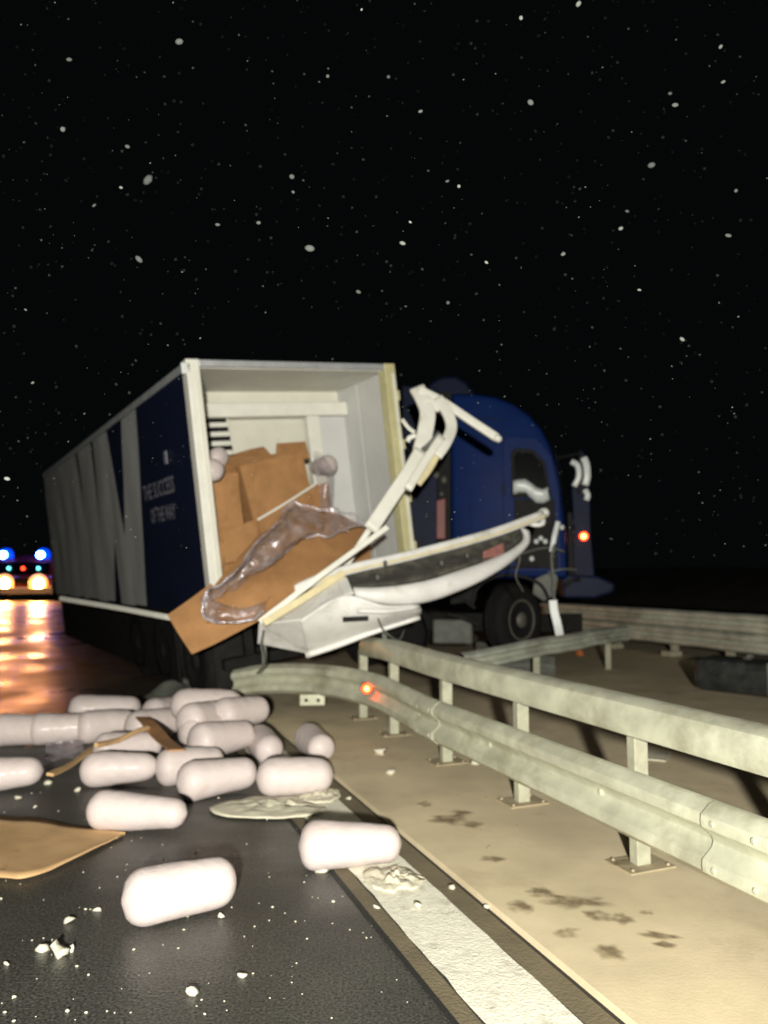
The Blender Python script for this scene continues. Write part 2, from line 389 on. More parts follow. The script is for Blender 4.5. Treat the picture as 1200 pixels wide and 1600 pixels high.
# ================================================================== SETTING
b = MB(); S_ = 250
b.add([V((-S_, -60, -.06)), V((S_, -60, -.06)), V((S_, 320, -.06)), V((-S_, 320, -.06))], [(0, 1, 2, 3)])
struct(b.build('ground', 'ground'))
def strip(name, L0, L1, t0, t1, z, m, th=.0, parent=None):
    b = MB()
    if th: b.prism([rd(t0, L0, z - th), rd(t0, L1, z - th), rd(t1, L1, z - th), rd(t1, L0, z - th)], UP * th)
    else: b.add([rd(t0, L0, z), rd(t0, L1, z), rd(t1, L1, z), rd(t1, L0, z)], [(0, 1, 2, 3)])
    return b.build(name, m, parent)
struct(strip('road', -12, 1.705, -12, 260, 0, 'asphalt', .05))
struct(strip('joint_groove', 1.165, 1.19, -12, 120, .004, 'seal'))
struct(strip('shoulder', 1.19, 1.262, -12, 120, .004, 'gutter'))
struct(strip('gutter', 1.579, 1.688, -12, 160, .006, 'gutter'))
struct(strip('kerb_joint', 1.688, 1.708, -12, 160, .004, 'seal'))
# worn edge line with a ragged outline
b = MB(); N = 260; vs = []
for i in range(N + 1):
    t = -3 + i * .11
    e0 = 1.268 + .012 * nz((t * 3, 0, 0), 2.1) + .006 * nz((t * 11, 3, 0), 2.); e1 = 1.574 + .008 * nz((t * 3, 9, 0), 2.2)
    vs += [rd(t, e0, .006), rd(t, e1, .009)]
b.add(vs, [(2 * i, 2 * i + 1, 2 * i + 3, 2 * i + 2) for i in range(N)])
struct(b.build('edge_line', 'line'))
b = MB(); b.prism([rd(-12, 1.708, -.05), rd(-12, 13.5, -.05), rd(200, 13.5, -.05), rd(200, 1.708, -.05)], UP * .085)
med = struct(b.build('median', 'median'))
MZ = .035
struct(strip('far_road', 13.5, 26, -12, 260, -.01, 'asphalt', .04))
# far embankment beyond the other carriageway
g = []
for i in range(60):
    t = -20 + i * 4.2; row = []
    for j in range(9):
        u = j / 8; row.append(rd(t, 27 + u * 7, -.08 + 2.1 * u ** .8 + .12 * nz((t, u * 5, 0), .5)))
    g.append(row)
b = MB(); R, C = len(g), len(g[0])
b.add([p for r in g for p in r], [(i * C + j, i * C + j + 1, (i + 1) * C + j + 1, (i + 1) * C + j) for i in range(R - 1) for j in range(C - 1)])
struct(b.build('embankment', 'embank'))
# oil and mud stains on the median: thin irregular patches
def patch(name, c, rx, ry, ang, z, m, seed, parent=None, n=26, rag=.35):
    b = MB(); pts = []
    for k in range(n):
        a = 2 * math.pi * k / n; r = 1 + rag * nz((math.cos(a) * 1.6, math.sin(a) * 1.6, seed), 1.0, seed) * 1.8
        x, y = rx * r * math.cos(a), ry * r * math.sin(a)
        pts.append(V((c.x + x * math.cos(ang) - y * math.sin(ang), c.y + x * math.sin(ang) + y * math.cos(ang), z)))
    mid = [lerp(V((c.x, c.y, z)), p, .5) for p in pts]
    b.add([V((c.x, c.y, z))] + mid + pts, [(0, 1 + k, 1 + (k + 1) % n) for k in range(n)] + [(1 + k, 1 + n + k, 1 + n + (k + 1) % n, 1 + (k + 1) % n) for k in range(n)])
    o = b.build(name, m, parent); at = o.data.color_attributes.new('fade', 'FLOAT_COLOR', 'POINT')
    for i in range(len(o.data.vertices)): at.data[i].color = (.85,) * 3 + (1,) if i <= n else (0, 0, 0, 1)
    return o
for i, (px, py, a, c) in enumerate([(900, 1410, 46, 9), (850, 1398, 24, 6), (815, 1420, 20, 9), (935, 1433, 22, 8), (970, 1436, 17, 8), (1010, 1427, 9, 4),
        (700, 1282, 26, 7), (738, 1290, 18, 5), (722, 1272, 16, 4), (950, 1490, 24, 10), (1030, 1465, 30, 5), (845, 1395, 16, 5), (770, 1345, 18, 4), (885, 1460, 22, 6), (1040, 1480, 14, 5), (665, 1258, 10, 4), (975, 1350, 26, 4)]):
    p = aZ(px, py, MZ); q = aZ(px + a, py, MZ); q2 = aZ(px, py + c, MZ)
    struct(patch('stain', p, abs(q.x - p.x) * 1.25, (q2 - p).length * 1.25, random.uniform(-.2, .5), MZ + .003 + .0004 * i, 'stain', i * 3.1 + 1, med))

# ================================================================== GUARDRAIL
def prof_w(d=.075, h=.315):                  # W-beam, thin closed section: (side, up); side + = towards the road
    pts = [(-.0, -.5), (.35, -.47), (.95, -.36), (1., -.28), (.95, -.2), (.25, -.07), (.15, 0), (.25, .07), (.95, .2), (1., .28), (.95, .36), (.35, .47), (0, .5)]
    out = [(a * d, c * h) for a, c in pts]; return out + [(a * d - .006, c * h) for a, c in reversed(pts)]
PW = prof_w()
def prof_top(): return [(.075, -.085), (.088, -.05), (.088, .02), (.07, .065), (.03, .09), (-.05, .09), (-.085, .06), (-.09, -.085), (-.08, -.09), (.06, -.09)]
def post_mesh(base, fwd, side, z0, z1, sz=.11):
    b = MB(); t = .007
    pr = [(-.042, -.03), (.042, -.03), (.042, .03), (.03, .03), (.03, -.02), (-.03, -.02), (-.03, .03), (-.042, .03)]
    pts = [V((base.x, base.y, z0)) + side * a + fwd * c for a, c in pr]
    return b.prism(pts, UP * (z1 - z0))
def bolt(c, ax, r=.013):
    return MB().lathe(c, ax, [(0, r), (.008, r), (.012, r * .6)], 8)
gr = thing('guardrail', rd(4, 2.5, MZ), 'pale galvanised guardrail along the beige median, its far end bent under the wreck', 'guardrail')
# lower rail bends towards the road where the lorry struck it
low = [rd(t, 2.42, .418) for t in (-1.5, 1, 3, 4.2, 5.2)] + \
      [aY(600, 1085, 6.6), aY(545, 1069, 7.2), aY(480, 1061, 7.7), aY(415, 1061, 8.0), aY(366, 1068, 8.15)]
lowc = crv(low, 8)
def taper_sweep(b, path, prof, squash):
    n = len(prof); m = len(path); vs = []
    for i, p in enumerate(path):
        d = (path[min(i + 1, m - 1)] - path[max(i - 1, 0)]); d.z = 0; d.normalize(); sd = UP.cross(d); k = squash(i / (m - 1))
        dent = .02 * nz(p, 2.5, 3) * (1 if i / (m - 1) > .45 else .25)
        vs += [p + sd * (a * k + dent) + UP * (c + dent * .5) for a, c in prof]
    b.add(vs, [(i * n + j, i * n + (j + 1) % n, (i + 1) * n + (j + 1) % n, (i + 1) * n + j) for i in range(m - 1) for j in range(n)] + [tuple(range(n)), tuple((m - 1) * n + i for i in range(n))])
b = MB(); taper_sweep(b, lowc, PW, lambda t: 1.0); lr = b.build('lower_rail', 'galv', gr, smooth=True)
lr.modifiers.new('es', 'EDGE_SPLIT').split_angle = math.radians(35)
upp = [rd(t, 2.55, .80) for t in (-1.5, 1, 3, 4.2, 5.2)] + [aY(632, 1022, 6.5), aY(605, 1015, 7.0), aY(573, 1009, 7.65)]
b = MB(); taper_sweep(b, crv(upp, 8), prof_top(), lambda t: 1.0); ur = b.build('upper_rail', 'galv', gr, smooth=True)
ur.modifiers.new('es', 'EDGE_SPLIT').split_angle = math.radians(35)
for px in (1330, 980, 804, 690, 610, 551):
    dep = FPX * 2.62 / (math.cos(PHI) * (px - 145)); t = (dep + 2.62 * math.sin(PHI)) / math.cos(PHI)
    if px == 551: t -= .25
    bs = rd(t, 2.64, MZ)
    po = post_mesh(bs, RU, RR, MZ, .735).build('post', 'galvpost', gr, bevel=.003)
    MB().cbox(rd(t, 2.51, .43), RU * .08, RR * .19, UP * .14).build('spacer', 'galvpost', gr, bevel=.006)
    bp = MB().cbox(rd(t, 2.64, MZ + .004), RU * .2, RR * .28, UP * .008).build('base_plate', 'platec', gr, bevel=.002)
    for a in (-1, 1):
        for c in (-1, 1): bolt(rd(t + a * .075, 2.64 + c * .11, MZ + .007), UP, .009).build('bolt', 'platec', bp)
    bolt(rd(t, 2.42 - .012, .418), -RR, .016).build('bolt', 'galvpost', gr)
for t in (2.1, 5.0):                        # lapped joints in the rails
    b = MB(); taper_sweep(b, [rd(t + k * .08, 2.414, .418) for k in range(5)], [(a * 1.0 + .004, c * 1.0) for a, c in PW], lambda q: 1)
    b.build('splice', 'galv', gr, smooth=True).modifiers.new('es', 'EDGE_SPLIT').split_angle = math.radians(35)
    for k in (-1, 1):
        for c in (-.09, .09): bolt(rd(t + .16 + k * .1, 2.34, .418 + c), -RR, .014).build('bolt', 'galvpost', gr)
# red reflector on the rail; its flash return is painted as emission
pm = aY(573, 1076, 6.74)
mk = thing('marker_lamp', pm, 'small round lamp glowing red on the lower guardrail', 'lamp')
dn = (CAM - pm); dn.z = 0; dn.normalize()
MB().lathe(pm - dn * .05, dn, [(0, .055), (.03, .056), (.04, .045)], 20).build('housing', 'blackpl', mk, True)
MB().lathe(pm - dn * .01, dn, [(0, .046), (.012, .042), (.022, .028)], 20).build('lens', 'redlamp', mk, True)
MB().lathe(pm + dn * .013, dn, [(0, .02), (.005, .016)], 16).build('bulb', 'redcore', mk, True)  # bright centre of the reflector's painted glow
# spacer block hanging under the rail
p = aY(488, 1094, 7.5)
o = MB().cbox(p + V((0, .03, 0)), V((.25, .03, 0)), V((0, .06, 0)), UP * .11).build('rail_bracket', 'galvpost', bevel=.008)
tag(o, 'pale two-hole metal bracket lying under the bent guardrail end', 'bracket'); o.location.z -= wloc(o).z - MZ if wloc(o).z < .05 else 0
for k in (-.06, .06): MB().lathe(p + V((k, -.006, 0)), V((0, -1, 0)), [(0, .018), (.003, .018)], 12).build('bolt_hole', 'blackpl', o)

# far guardrail on the other side of the median
fg = thing('guardrail', rd(8, 9.9, MZ), 'grey double-beam guardrail on the far side of the median behind the black tank', 'guardrail')
def farpath(z, dz=0): return crv([rd(t, 9.9 + .02 * math.sin(t * 2), z) for t in (15, 13.5, 12, 10.5, 9, 7, 5, 3)], 6)
b = MB(); taper_sweep(b, [p for p in farpath(.715)], [(-a, c) for a, c in PW], lambda t: 1); b.build('upper_rail', 'galvdark', fg, smooth=True).modifiers.new('es', 'EDGE_SPLIT')
b = MB(); taper_sweep(b, [p + RR * .02 for p in farpath(.395)], [(-a, c) for a, c in PW], lambda t: 1); b.build('lower_rail', 'galvdark', fg, smooth=True).modifiers.new('es', 'EDGE_SPLIT')
for px in (958, 1046, 1132, 1235):
    dep = FPX * 9.98 / (math.cos(PHI) * (px - 145)); t = (dep + 9.98 * math.sin(PHI)) / math.cos(PHI)
    MB().cbox(rd(t, 10.0, .42), RU * .12, RR * .1, UP * .78).build('post', 'galvpost', fg, bevel=.008)
    MB().cbox(rd(t, 9.92, .07), RU * .26, RR * .26, UP * .1).build('base_plate', 'galvpost', fg, bevel=.01)
# torn rail section curving in front of the cab's wheel
b = MB(); tr = crv([aY(720, 1036, 9.3), aY(765, 1028, 9.6), aY(830, 1014, 10.1), aY(890, 1004, 10.8), aY(945, 994, 11.6), aY(978, 990, 12.3)], 7)
taper_sweep(b, tr, [(-a, c * .8) for a, c in PW], lambda t: 1)
o = b.build('torn_rail', 'galvdark', smooth=True); o.modifiers.new('es', 'EDGE_SPLIT')
tag(o, 'torn guardrail beam curving round in front of the blue cab wheel', 'guardrail beam')
for px, py, Y in ((765, 1060, 9.62), (838, 1045, 10.2), (938, 1018, 11.75)):
    p = aY(px, py, Y); zt = wloc(o).z
    top = min(tr, key=lambda q: abs(q.y - Y))
    MB().cbox(V((top.x, top.y + .06, (top.z + MZ) / 2)), V((.09, .02, 0)), V((0, .06, 0)), UP * (top.z - MZ)).build('post', 'galvpost', o, bevel=.006)

# ================================================================== TRAILER
tb = T(0, TW / 2, 0); tb.z = 0
tl = thing('semi_trailer', tb, 'wrecked box trailer with navy and grey side, rear torn open and leaning', 'trailer')
def tbox(s0, s1, w0, w1, v0, v1): return MB().box(T(s0, w0, v0), TF * (s1 - s0), TR * (w1 - w0), TU * (v1 - v0))
# left side: gently buckled sheet with printed livery
NS, NV = 220, 40
b = MB(); vs = []; uvs = []
for i in range(NS + 1):
    for j in range(NV + 1):
        s = .10 + (TLEN - .10) * i / NS; v = .10 + (TH - .16) * j / NV
        k = min(1, max(0, (s - 2.6) / 1.5)) * math.sin(math.pi * j / NV) ** .6
        wv = -.009 * k * math.sin(s * 5.7 + .25 * math.sin(v * 2)) * (.6 + .4 * nz((s, v, 0), .6)) - .015 * nz((s * 1.2, v, 4), 1.)
        vs.append(T(s, wv, v)); uvs.append((s, v))
b.add(vs, [(i * (NV + 1) + j, (i + 1) * (NV + 1) + j, (i + 1) * (NV + 1) + j + 1, i * (NV + 1) + j + 1) for i in range(NS) for j in range(NV)])
sw = b.build('side_wall', 'livery', tl, smooth=True, recalc=False)
ul = sw.data.uv_layers.new(name='UVMap')
for lp in sw.data.loops: ul.data[lp.index].uv = uvs[lp.vertex_index]
tbox(.10, TLEN, .02, .05, .10, TH - .07).build('wall_lining', 'greywall', tl)
# right wall: separate lining panels with joints
rw = tbox(.10, TLEN, TW - .05, TW - .01, .10, TH - .07).build('side_wall', 'navy', tl)
s0 = .12
for k in range(4):
    tbox(s0, s0 + .60, TW - .075, TW - .053, .125, TH - .062).build('wall_panel', 'greywall', rw, bevel=.006); s0 += .612
tbox(.02, TLEN, .0, TW, TH - .06, TH).build('roof', 'ceil', tl)
tbox(.02, TLEN, -.015, .045, TH - .075, TH + .012).build('roof_rail', 'trim', tl, bevel=.01)
tbox(.02, TLEN, TW - .045, TW + .015, TH - .075, TH + .012).build('roof_rail', 'trim', tl, bevel=.01)
tbox(.0, TLEN, .0, TW, .0, .12).build('floor', 'chassis', tl)
tbox(TLEN - .05, TLEN + .01, .0, TW, .0, TH).build('front_wall', 'navy', tl)
lp_ = tbox(-.06, .10, -.03, .115, .16, TH + .02).build('rear_post', 'white', tl, bevel=.012)
tbox(-.07, -.055, .06, .085, .25, TH - .2).build('seal_strip', 'cream', lp_)
rp_ = tbox(-.06, .10, TW - .125, TW + .03, .05, TH + .02).build('rear_post', 'yellowpost', tl, bevel=.012)
rp_['label'] = 'yellowed rear corner post'
tbox(-.075, -.055, TW - .03, TW + .005, .1, TH - .1).build('seal_strip', 'white', rp_, bevel=.004)
for v in (.5, 1.1, 1.75, 2.35): tbox(-.09, -.05, TW + .0, TW + .035, v, v + .12).build('hinge', 'yellowpost', rp_, bevel=.005)
tbox(-.05, .08, .115, TW - .125, TH - .055, TH + .015).build('header', 'trim', tl, bevel=.008)
tbox(-.06, -.03, -.08, .02, TH - .14, TH - .02).build('corner_light', 'mirror', tl, bevel=.01)
# white inner partition: header beam, leaf, pale panel, slotted vent
SP = 1.0
pa = tbox(SP + .25, SP + .29, .05, TW - .075, .12, TH - .06).build('partition', 'cream', tl)
tbox(SP, SP + .22, .05, TW - .076, TH - .42, TH - .24).build('header_beam', 'white', pa, bevel=.02)
w0, _ = tp(482, 660, SP); w1, _ = tp(501, 660, SP)
tbox(SP + .02, SP + .15, w0, w1, .12, TH - .422).build('upright', 'white', pa, bevel=.01)
tbox(SP + .1, SP + .14, w1 + .003, TW - .078, .12, TH - .422).build('door_leaf', 'greywall', pa, bevel=.006)
wv, vv = tp(315, 655, SP + .2); wv2, _ = tp(352, 655, SP + .2)
ve = tbox(SP + .14, SP + .245, .06, wv2 + .02, vv - .5, vv + .12).build('vent', 'white', pa, bevel=.01)
for k in range(5): tbox(SP + .115, SP + .139, .08, wv2 - .02 + .012 * k, vv - .055 - .115 * k, vv + .0 - .115 * k).build('vent_slot', 'blackpl', ve)
# side lettering (blurred in the photograph) and small plate
def text(body, s0, v0, size, m, parent, width=None):
    cu = bpy.data.curves.new('t', 'FONT'); cu.body = body; cu.size = size; cu.align_x = 'LEFT'; cu.resolution_u = 2; cu.offset = .004
    to = bpy.data.objects.new('t', cu); COL.objects.link(to)
    me = bpy.data.meshes.new_from_object(to, depsgraph=bpy.context.evaluated_depsgraph_get())
    xs = [v.co.x for v in me.vertices]; k = (width / (max(xs) - min(xs))) if width else 1; x0 = min(xs)
    b = MB(); b.add([T(s0 - (v.co.x - x0) * k, -.022, v0 + v.co.y) for v in me.vertices], [tuple(p.vertices) for p in me.polygons])
    bpy.data.objects.remove(to); bpy.data.curves.remove(cu)
    return b.build('lettering', m, parent)
text('THE SUCCESS', 2.16, 1.50, .27, 'text', sw, 1.34)
text('OF THE WAY', 1.92, 1.20, .25, 'text', sw, 1.04)
MB().box(T(.98, -.03, 1.84), TF * .09, TR * .012, TU * .15).build('side_plate', 'text', sw)
# torn-off lower side rail, white
MB().sweep(crv([T(.25, .0, .03), aY(272, 966, 7.75), aY(185, 950, 8.5), aY(95, 935, 9.6)], 6), rrect(.04, .06, .012), side=V((.2, -1, 0)).normalized()).build('torn_side_rail', 'white', tl)
MB().sweep([T(.3, -.03, .06), T(TLEN - .2, -.03, .06)], rrect(.04, .08, .012), side=TR).build('side_rail', 'chassis', tl)
# running gear
for w in (.75, 1.65): tbox(.15, TLEN - .3, w, w + .14, -.42, .0).build('chassis_rail', 'chassis', tl, bevel=.01)
def wheel(c, ax, parent, R=.5, W=.3, out=1, rm='rim'):
    ax = ax.normalized()
    ty = MB().lathe(c - ax * W / 2, ax, [(.02, R * .56), (.0, R * .62), (.0, R * .86), (.035, R * .965), (.07, R), (W - .07, R), (W - .035, R * .965), (W, R * .86), (W, R * .62), (W - .02, R * .56)], 40).build('wheel', 'tyre', parent, True)
    n = 36
    for i in range(4):                      # tread grooves as raised ribs
        h = .06 + (W - .12) * (i + .5) / 4
        MB().lathe(c - ax * W / 2, ax, [(h - .022, R), (h - .018, R + .012), (h + .018, R + .012), (h + .022, R)], 40).build('tread_rib', 'tyre', ty, True)
    for sgn in (out,):
        q = ax * sgn
        MB().lathe(c, q, [(W * .3, R * .60), (W * .47, R * .60), (W * .49, R * .55), (W * .40, R * .50), (W * .25, R * .44), (W * .18, R * .30), (W * .35, R * .24), (W * .52, R * .2), (W * .56, R * .05)], 28).build('rim', rm, ty, True)
        a = q.orthogonal().normalized(); bb = q.cross(a)
        for k in range(10):
            t = 2 * math.pi * k / 10
            MB().lathe(c + q * W * .19 + (a * math.cos(t) + bb * math.sin(t)) * R * .36, q, [(0, .016), (.03, .016), (.035, .008)], 6).build('wheel_nut', rm, ty)
    return ty
for s in (.95, 2.25, 3.55):
    zc = T(s, .22, 0)
    tbox(s - .06, s + .06, .2, TW - .2, -.52, -.40).build('axle', 'chassis', tl)
    wheel(T(s, .20, -.455), TR, tl, .49, .34, out=-1, rm='tyre')
    wheel(T(s, TW - .20, -.455), TR, tl, .49, .34, out=1, rm='rimdark')
tbox(.12, .24, .1, TW - .1, -.50, -.38).build('underrun_bar', 'chassis', tl, bevel=.01)
for w in (.35, TW - .45): tbox(.14, .22, w, w + .1, -.4, .0).build('underrun_bracket', 'chassis', tl)
for w in (.05, TW - .5): tbox(.30, .32, w, w + .45, -.72, -.08).build('mudflap', 'blackpl', tl, bevel=.004)
tbox(1.62, TLEN - .4, .03, .06, -.80, -.06).build('side_skirt', 'chassis', tl, bevel=.01)  # dark panel added over the wheels to keep the space underneath black
for s in (7.4,):
    for w in (.5, TW - .62): tbox(s, s + .12, w, w + .12, -.93, .0).build('landing_leg', 'chassis', tl)

# ---- cargo boxes
def w_seed(c): return (c.x * 7.3 + c.z * 3.1) % 9
def panel(o, a, bb, seed, amp=.02):
    n = a.cross(bb).normalized(); g = []
    for i in range(9):
        row = []
        for j in range(9):
            p = o + a * (j / 8) + bb * (i / 8); e = math.sin(math.pi * i / 8) * math.sin(math.pi * j / 8)
            row.append(p + n * (amp * 2 * nz(p, 3.2, seed) * (e ** .5 + .15) + amp * .5 * nz(p, 11, seed)))
        g.append(row)
    return MB().sheet(g, .01)
def carton(name, c, a, bb, cc, label, flaps=0, m='card', base=None, seed=0):
    """c: centre of the bottom; a, bb, cc: edge vectors (across, deep, up)"""
    o0 = c - a / 2 - bb / 2; th = .02
    root = thing(name, c, label, 'carton', 'cartons of cargo spilling from the trailer')
    an, bn, cn = a.normalized(), bb.normalized(), cc.normalized()
    MB().box(o0, a, bb, cn * th).build('carton_bottom', m, root)
    panel(o0 + cn * th, a, cc - cn * th, w_seed(c)).build('carton_side', m, root)
    MB().box(o0 + bb - bn * th + cn * th, a, bn * th, cc - cn * th).build('carton_side', m, root)
    MB().box(o0 + bn * th + cn * th, an * th, bb - bn * 2 * th, cc - cn * th).build('carton_side', m, root)
    panel(o0 + a + cn * th, bb, cc - cn * th, w_seed(c) + 3, .012).build('carton_side', m, root)
    if flaps == 0:
        MB().box(o0 + cc + cn * .001, a * .5 - an * .003, bb, cn * .008).build('carton_flap', m, root)
        MB().box(o0 + cc + a * .5 + an * .003 + cn * .001, a * .5 - an * .003, bb, cn * .008).build('carton_flap', m, root)
        MB().box(o0 + cc + a * .46 + cn * .0095 - bn * .003, a * .08, bb + bn * .006, cn * .002).build('tape', 'cardin', root)
    else:
        for q, (st, ed, tilt) in enumerate(((o0 + cc, a, -bn), (o0 + cc + bb, a, bn), (o0 + cc, bb, -an), (o0 + cc + a, bb, an))):
            if flaps & (1 << q):
                d = (tilt * .8 + cn * random.uniform(-.3, .7)).normalized() * (bb.length * .45)
                g = [[st + ed * (j / 5) + d * (i / 4) + cn * .015 * math.sin(i * .9 + j) for j in range(6)] for i in range(5)]
                MB().sheet(g, .008).build('carton_flap', m, root)
    return root
def rotv(v, ax, deg): return Matrix.Rotation(math.radians(deg), 3, ax) @ v
fv = .125
grp = []
def tcarton(w0, w1, s0, s1, v0, v1, roll_, yaw_, label, flaps=0, m='card'):
    a = rotv(rotv(TR, TF, roll_), TU, yaw_) * (w1 - w0); d = rotv(TF, TU, yaw_) * (s1 - s0); u = rotv(TU, TF, roll_) * (v1 - v0)
    return carton('cardboard_carton', T((s0 + s1) / 2, (w0 + w1) / 2, v0), a, d, u, label, flaps, m)
tcarton(.08, .76, .18, .86, fv, .60, 0, 0, 'brown carton at the bottom of the trailer beside the white rear post')
tcarton(.80, 1.50, .20, .90, fv, .72, 0, 2, 'brown carton on the trailer floor under the largest carton')
tcarton(1.56, 2.16, .30, .94, fv, .66, 0, -3, 'brown carton on the trailer floor against the grey wall lining')
tcarton(.10, .74, .22, .80, .605, 1.02, 0, 3, 'brown carton stacked second up behind the white rear post')
wl, vt = tp(322, 742, .15); wr, _ = tp(378, 742, .15)
tcarton(wl + .02, wr, .24, .74, 1.03, vt, 0, -4, 'small brown carton with white rolls resting on top, inside the trailer', 0)
wl, v1 = tp(389, 722, .2); wr, v2 = tp(492, 697, .2)
tcarton(wl + .04, wr + .0, .26, .92, .76, (v1 + v2) / 2 - .03, -9, 3, 'large brown carton, tallest and tilted, in the middle of the load', 2)
wl, v1 = tp(494, 757, .2); wr, _ = tp(522, 757, .2)
tcarton(wl, wr, .28, .80, .67, v1, -2, -3, 'narrow brown carton wedged between the largest carton and the grey wall lining')
wl2, vt2 = tp(430, 692, .45); wr2, _ = tp(497, 690, .45)
# raised flaps behind
def psheet(name, corners, m, parent=None, n=10, k=10, th=.007, amp=.0, sc=2.0, seed=0, bend=None):
    """corners: TL, TR, BR, BL as points; returns thin curved sheet"""
    tl_, tr_, br_, bl_ = corners; g = []
    nn = (tr_ - tl_).cross(bl_ - tl_).normalized()
    for i in range(n + 1):
        row = []
        for j in range(k + 1):
            a, c = j / k, i / n; p = lerp(lerp(tl_, tr_, a), lerp(bl_, br_, a), c)
            if bend: p = p + nn * bend(a, c)
            if amp: p = p + nn * amp * nz(p, sc, seed)
            row.append(p)
        g.append(row)
    return MB().sheet(g, th).build(name, m, parent, smooth=False)
def tpp(px, py, s): w_, v_ = tp(px, py, s); return T(s, w_, v_)
o = psheet('cardboard_flap', (tpp(352, 712, .50), tpp(436, 708, .55), tpp(432, 735, .40), tpp(345, 742, .30)), 'card', bend=lambda a, c: .03 * math.sin(a * 3))
tag(o, 'slanting brown cardboard flap between the white rolls and the largest carton', 'cardboard')
o = psheet('cardboard_flap', (tpp(432, 693, .42), tpp(477, 690, .42), tpp(484, 716, .30), tpp(430, 722, .30)), 'card')
tag(o, 'upright brown cardboard flap standing on top of the tilted carton', 'cardboard')
MB().box(tpp(441, 696, .36), TR * .09, TF * .01, TU * -.10).build('hand_hole', 'cardin', o)
g = [tpp(396, 816, .22), tpp(440, 790, .215), tpp(492, 757, .22)]
o = MB().sweep(crv(g, 6), [(-.004, -.012), (.004, -.012), (.004, .012), (-.004, .012)], side=TF).build('packing_strap', 'white')
tag(o, 'pale packing strap slanting across the largest carton', 'strap')
for pts, lab in (((( 350, 830), (400, 812), (410, 870), (352, 880)), 'crumpled brown cardboard piece below the small carton in the trailer'),
                 (((322, 825), (352, 850), (350, 905), (326, 900)), 'brown cardboard edge hanging beside the white rear post')):
    c4 = [tpp(x, y, .02 + .06 * (i < 2)) for i, (x, y) in enumerate(pts)]
    o = psheet('cardboard_piece', c4, 'card', amp=.08, sc=2.5); tag(o, lab, 'cardboard')

# ================================================================== ROLLS
def roll_mesh(seed, Lr=.56, r0=.126, r1=.096):
    n, m = 28, 26; b = MB(); vs = []
    for i in range(m + 1):
        t = i / m; x = (t - .5) * Lr; r = lerp(r0, r1, t)
        cap = (.13 if x < 0 else .10) + .02 * math.sin(seed)
        e = min((x + Lr / 2) / cap, (Lr / 2 - x) / cap, 1.0); e = max(e, .0)
        rr = r * (1 - (1 - e) ** 2.3) ** .5 if e < 1 else r
        rr = max(rr, .012)
        for j in range(n):
            a = 2 * math.pi * j / n; d = V((x * 7, math.cos(a) * .9, math.sin(a) * .9))
            q = rr * (1 + .075 * nz(d * .6, 1.0, seed) + .025 * nz(d, 3.0, seed + 4))
            vs.append(V((x, q * math.cos(a), q * math.sin(a))))
    b.add(vs, [(i * n + j, i * n + (j + 1) % n, (i + 1) * n + (j + 1) % n, (i + 1) * n + j) for i in range(m) for j in range(n)] + [tuple(range(n - 1, -1, -1)), tuple(m * n + j for j in range(n))])
    me = bpy.data.meshes.new('wrapped_roll'); me.from_pydata([tuple(v) for v in b.v], [], b.f)
    import bmesh
    bm = bmesh.new(); bm.from_mesh(me); bmesh.ops.recalc_face_normals(bm, faces=bm.faces); bm.to_mesh(me); bm.free()
    for p in me.polygons: p.use_smooth = True
    me.materials.append(M['roll']); return me
RM = [roll_mesh(s * 5.3, .56, .126 + .004 * math.sin(s * 2.1), .090 + .011 * math.cos(s * 1.7)) for s in range(9)]
def roll(p, d, label, group, k, L=1.0, spin=0.0):
    o = bpy.data.objects.new('wrapped_roll', RM[k % 9]); COL.objects.link(o)
    q = d.to_track_quat('X', 'Z'); o.rotation_mode = 'QUATERNION'
    o.rotation_quaternion = q; o.location = p; o.scale = (L, 1, 1)
    return tag(o, label, 'wrapped roll', group)
GR = 'white wrapped rolls spilled on the road'
PILE = 'white wrapped roll heaped with others behind the wooden slats'
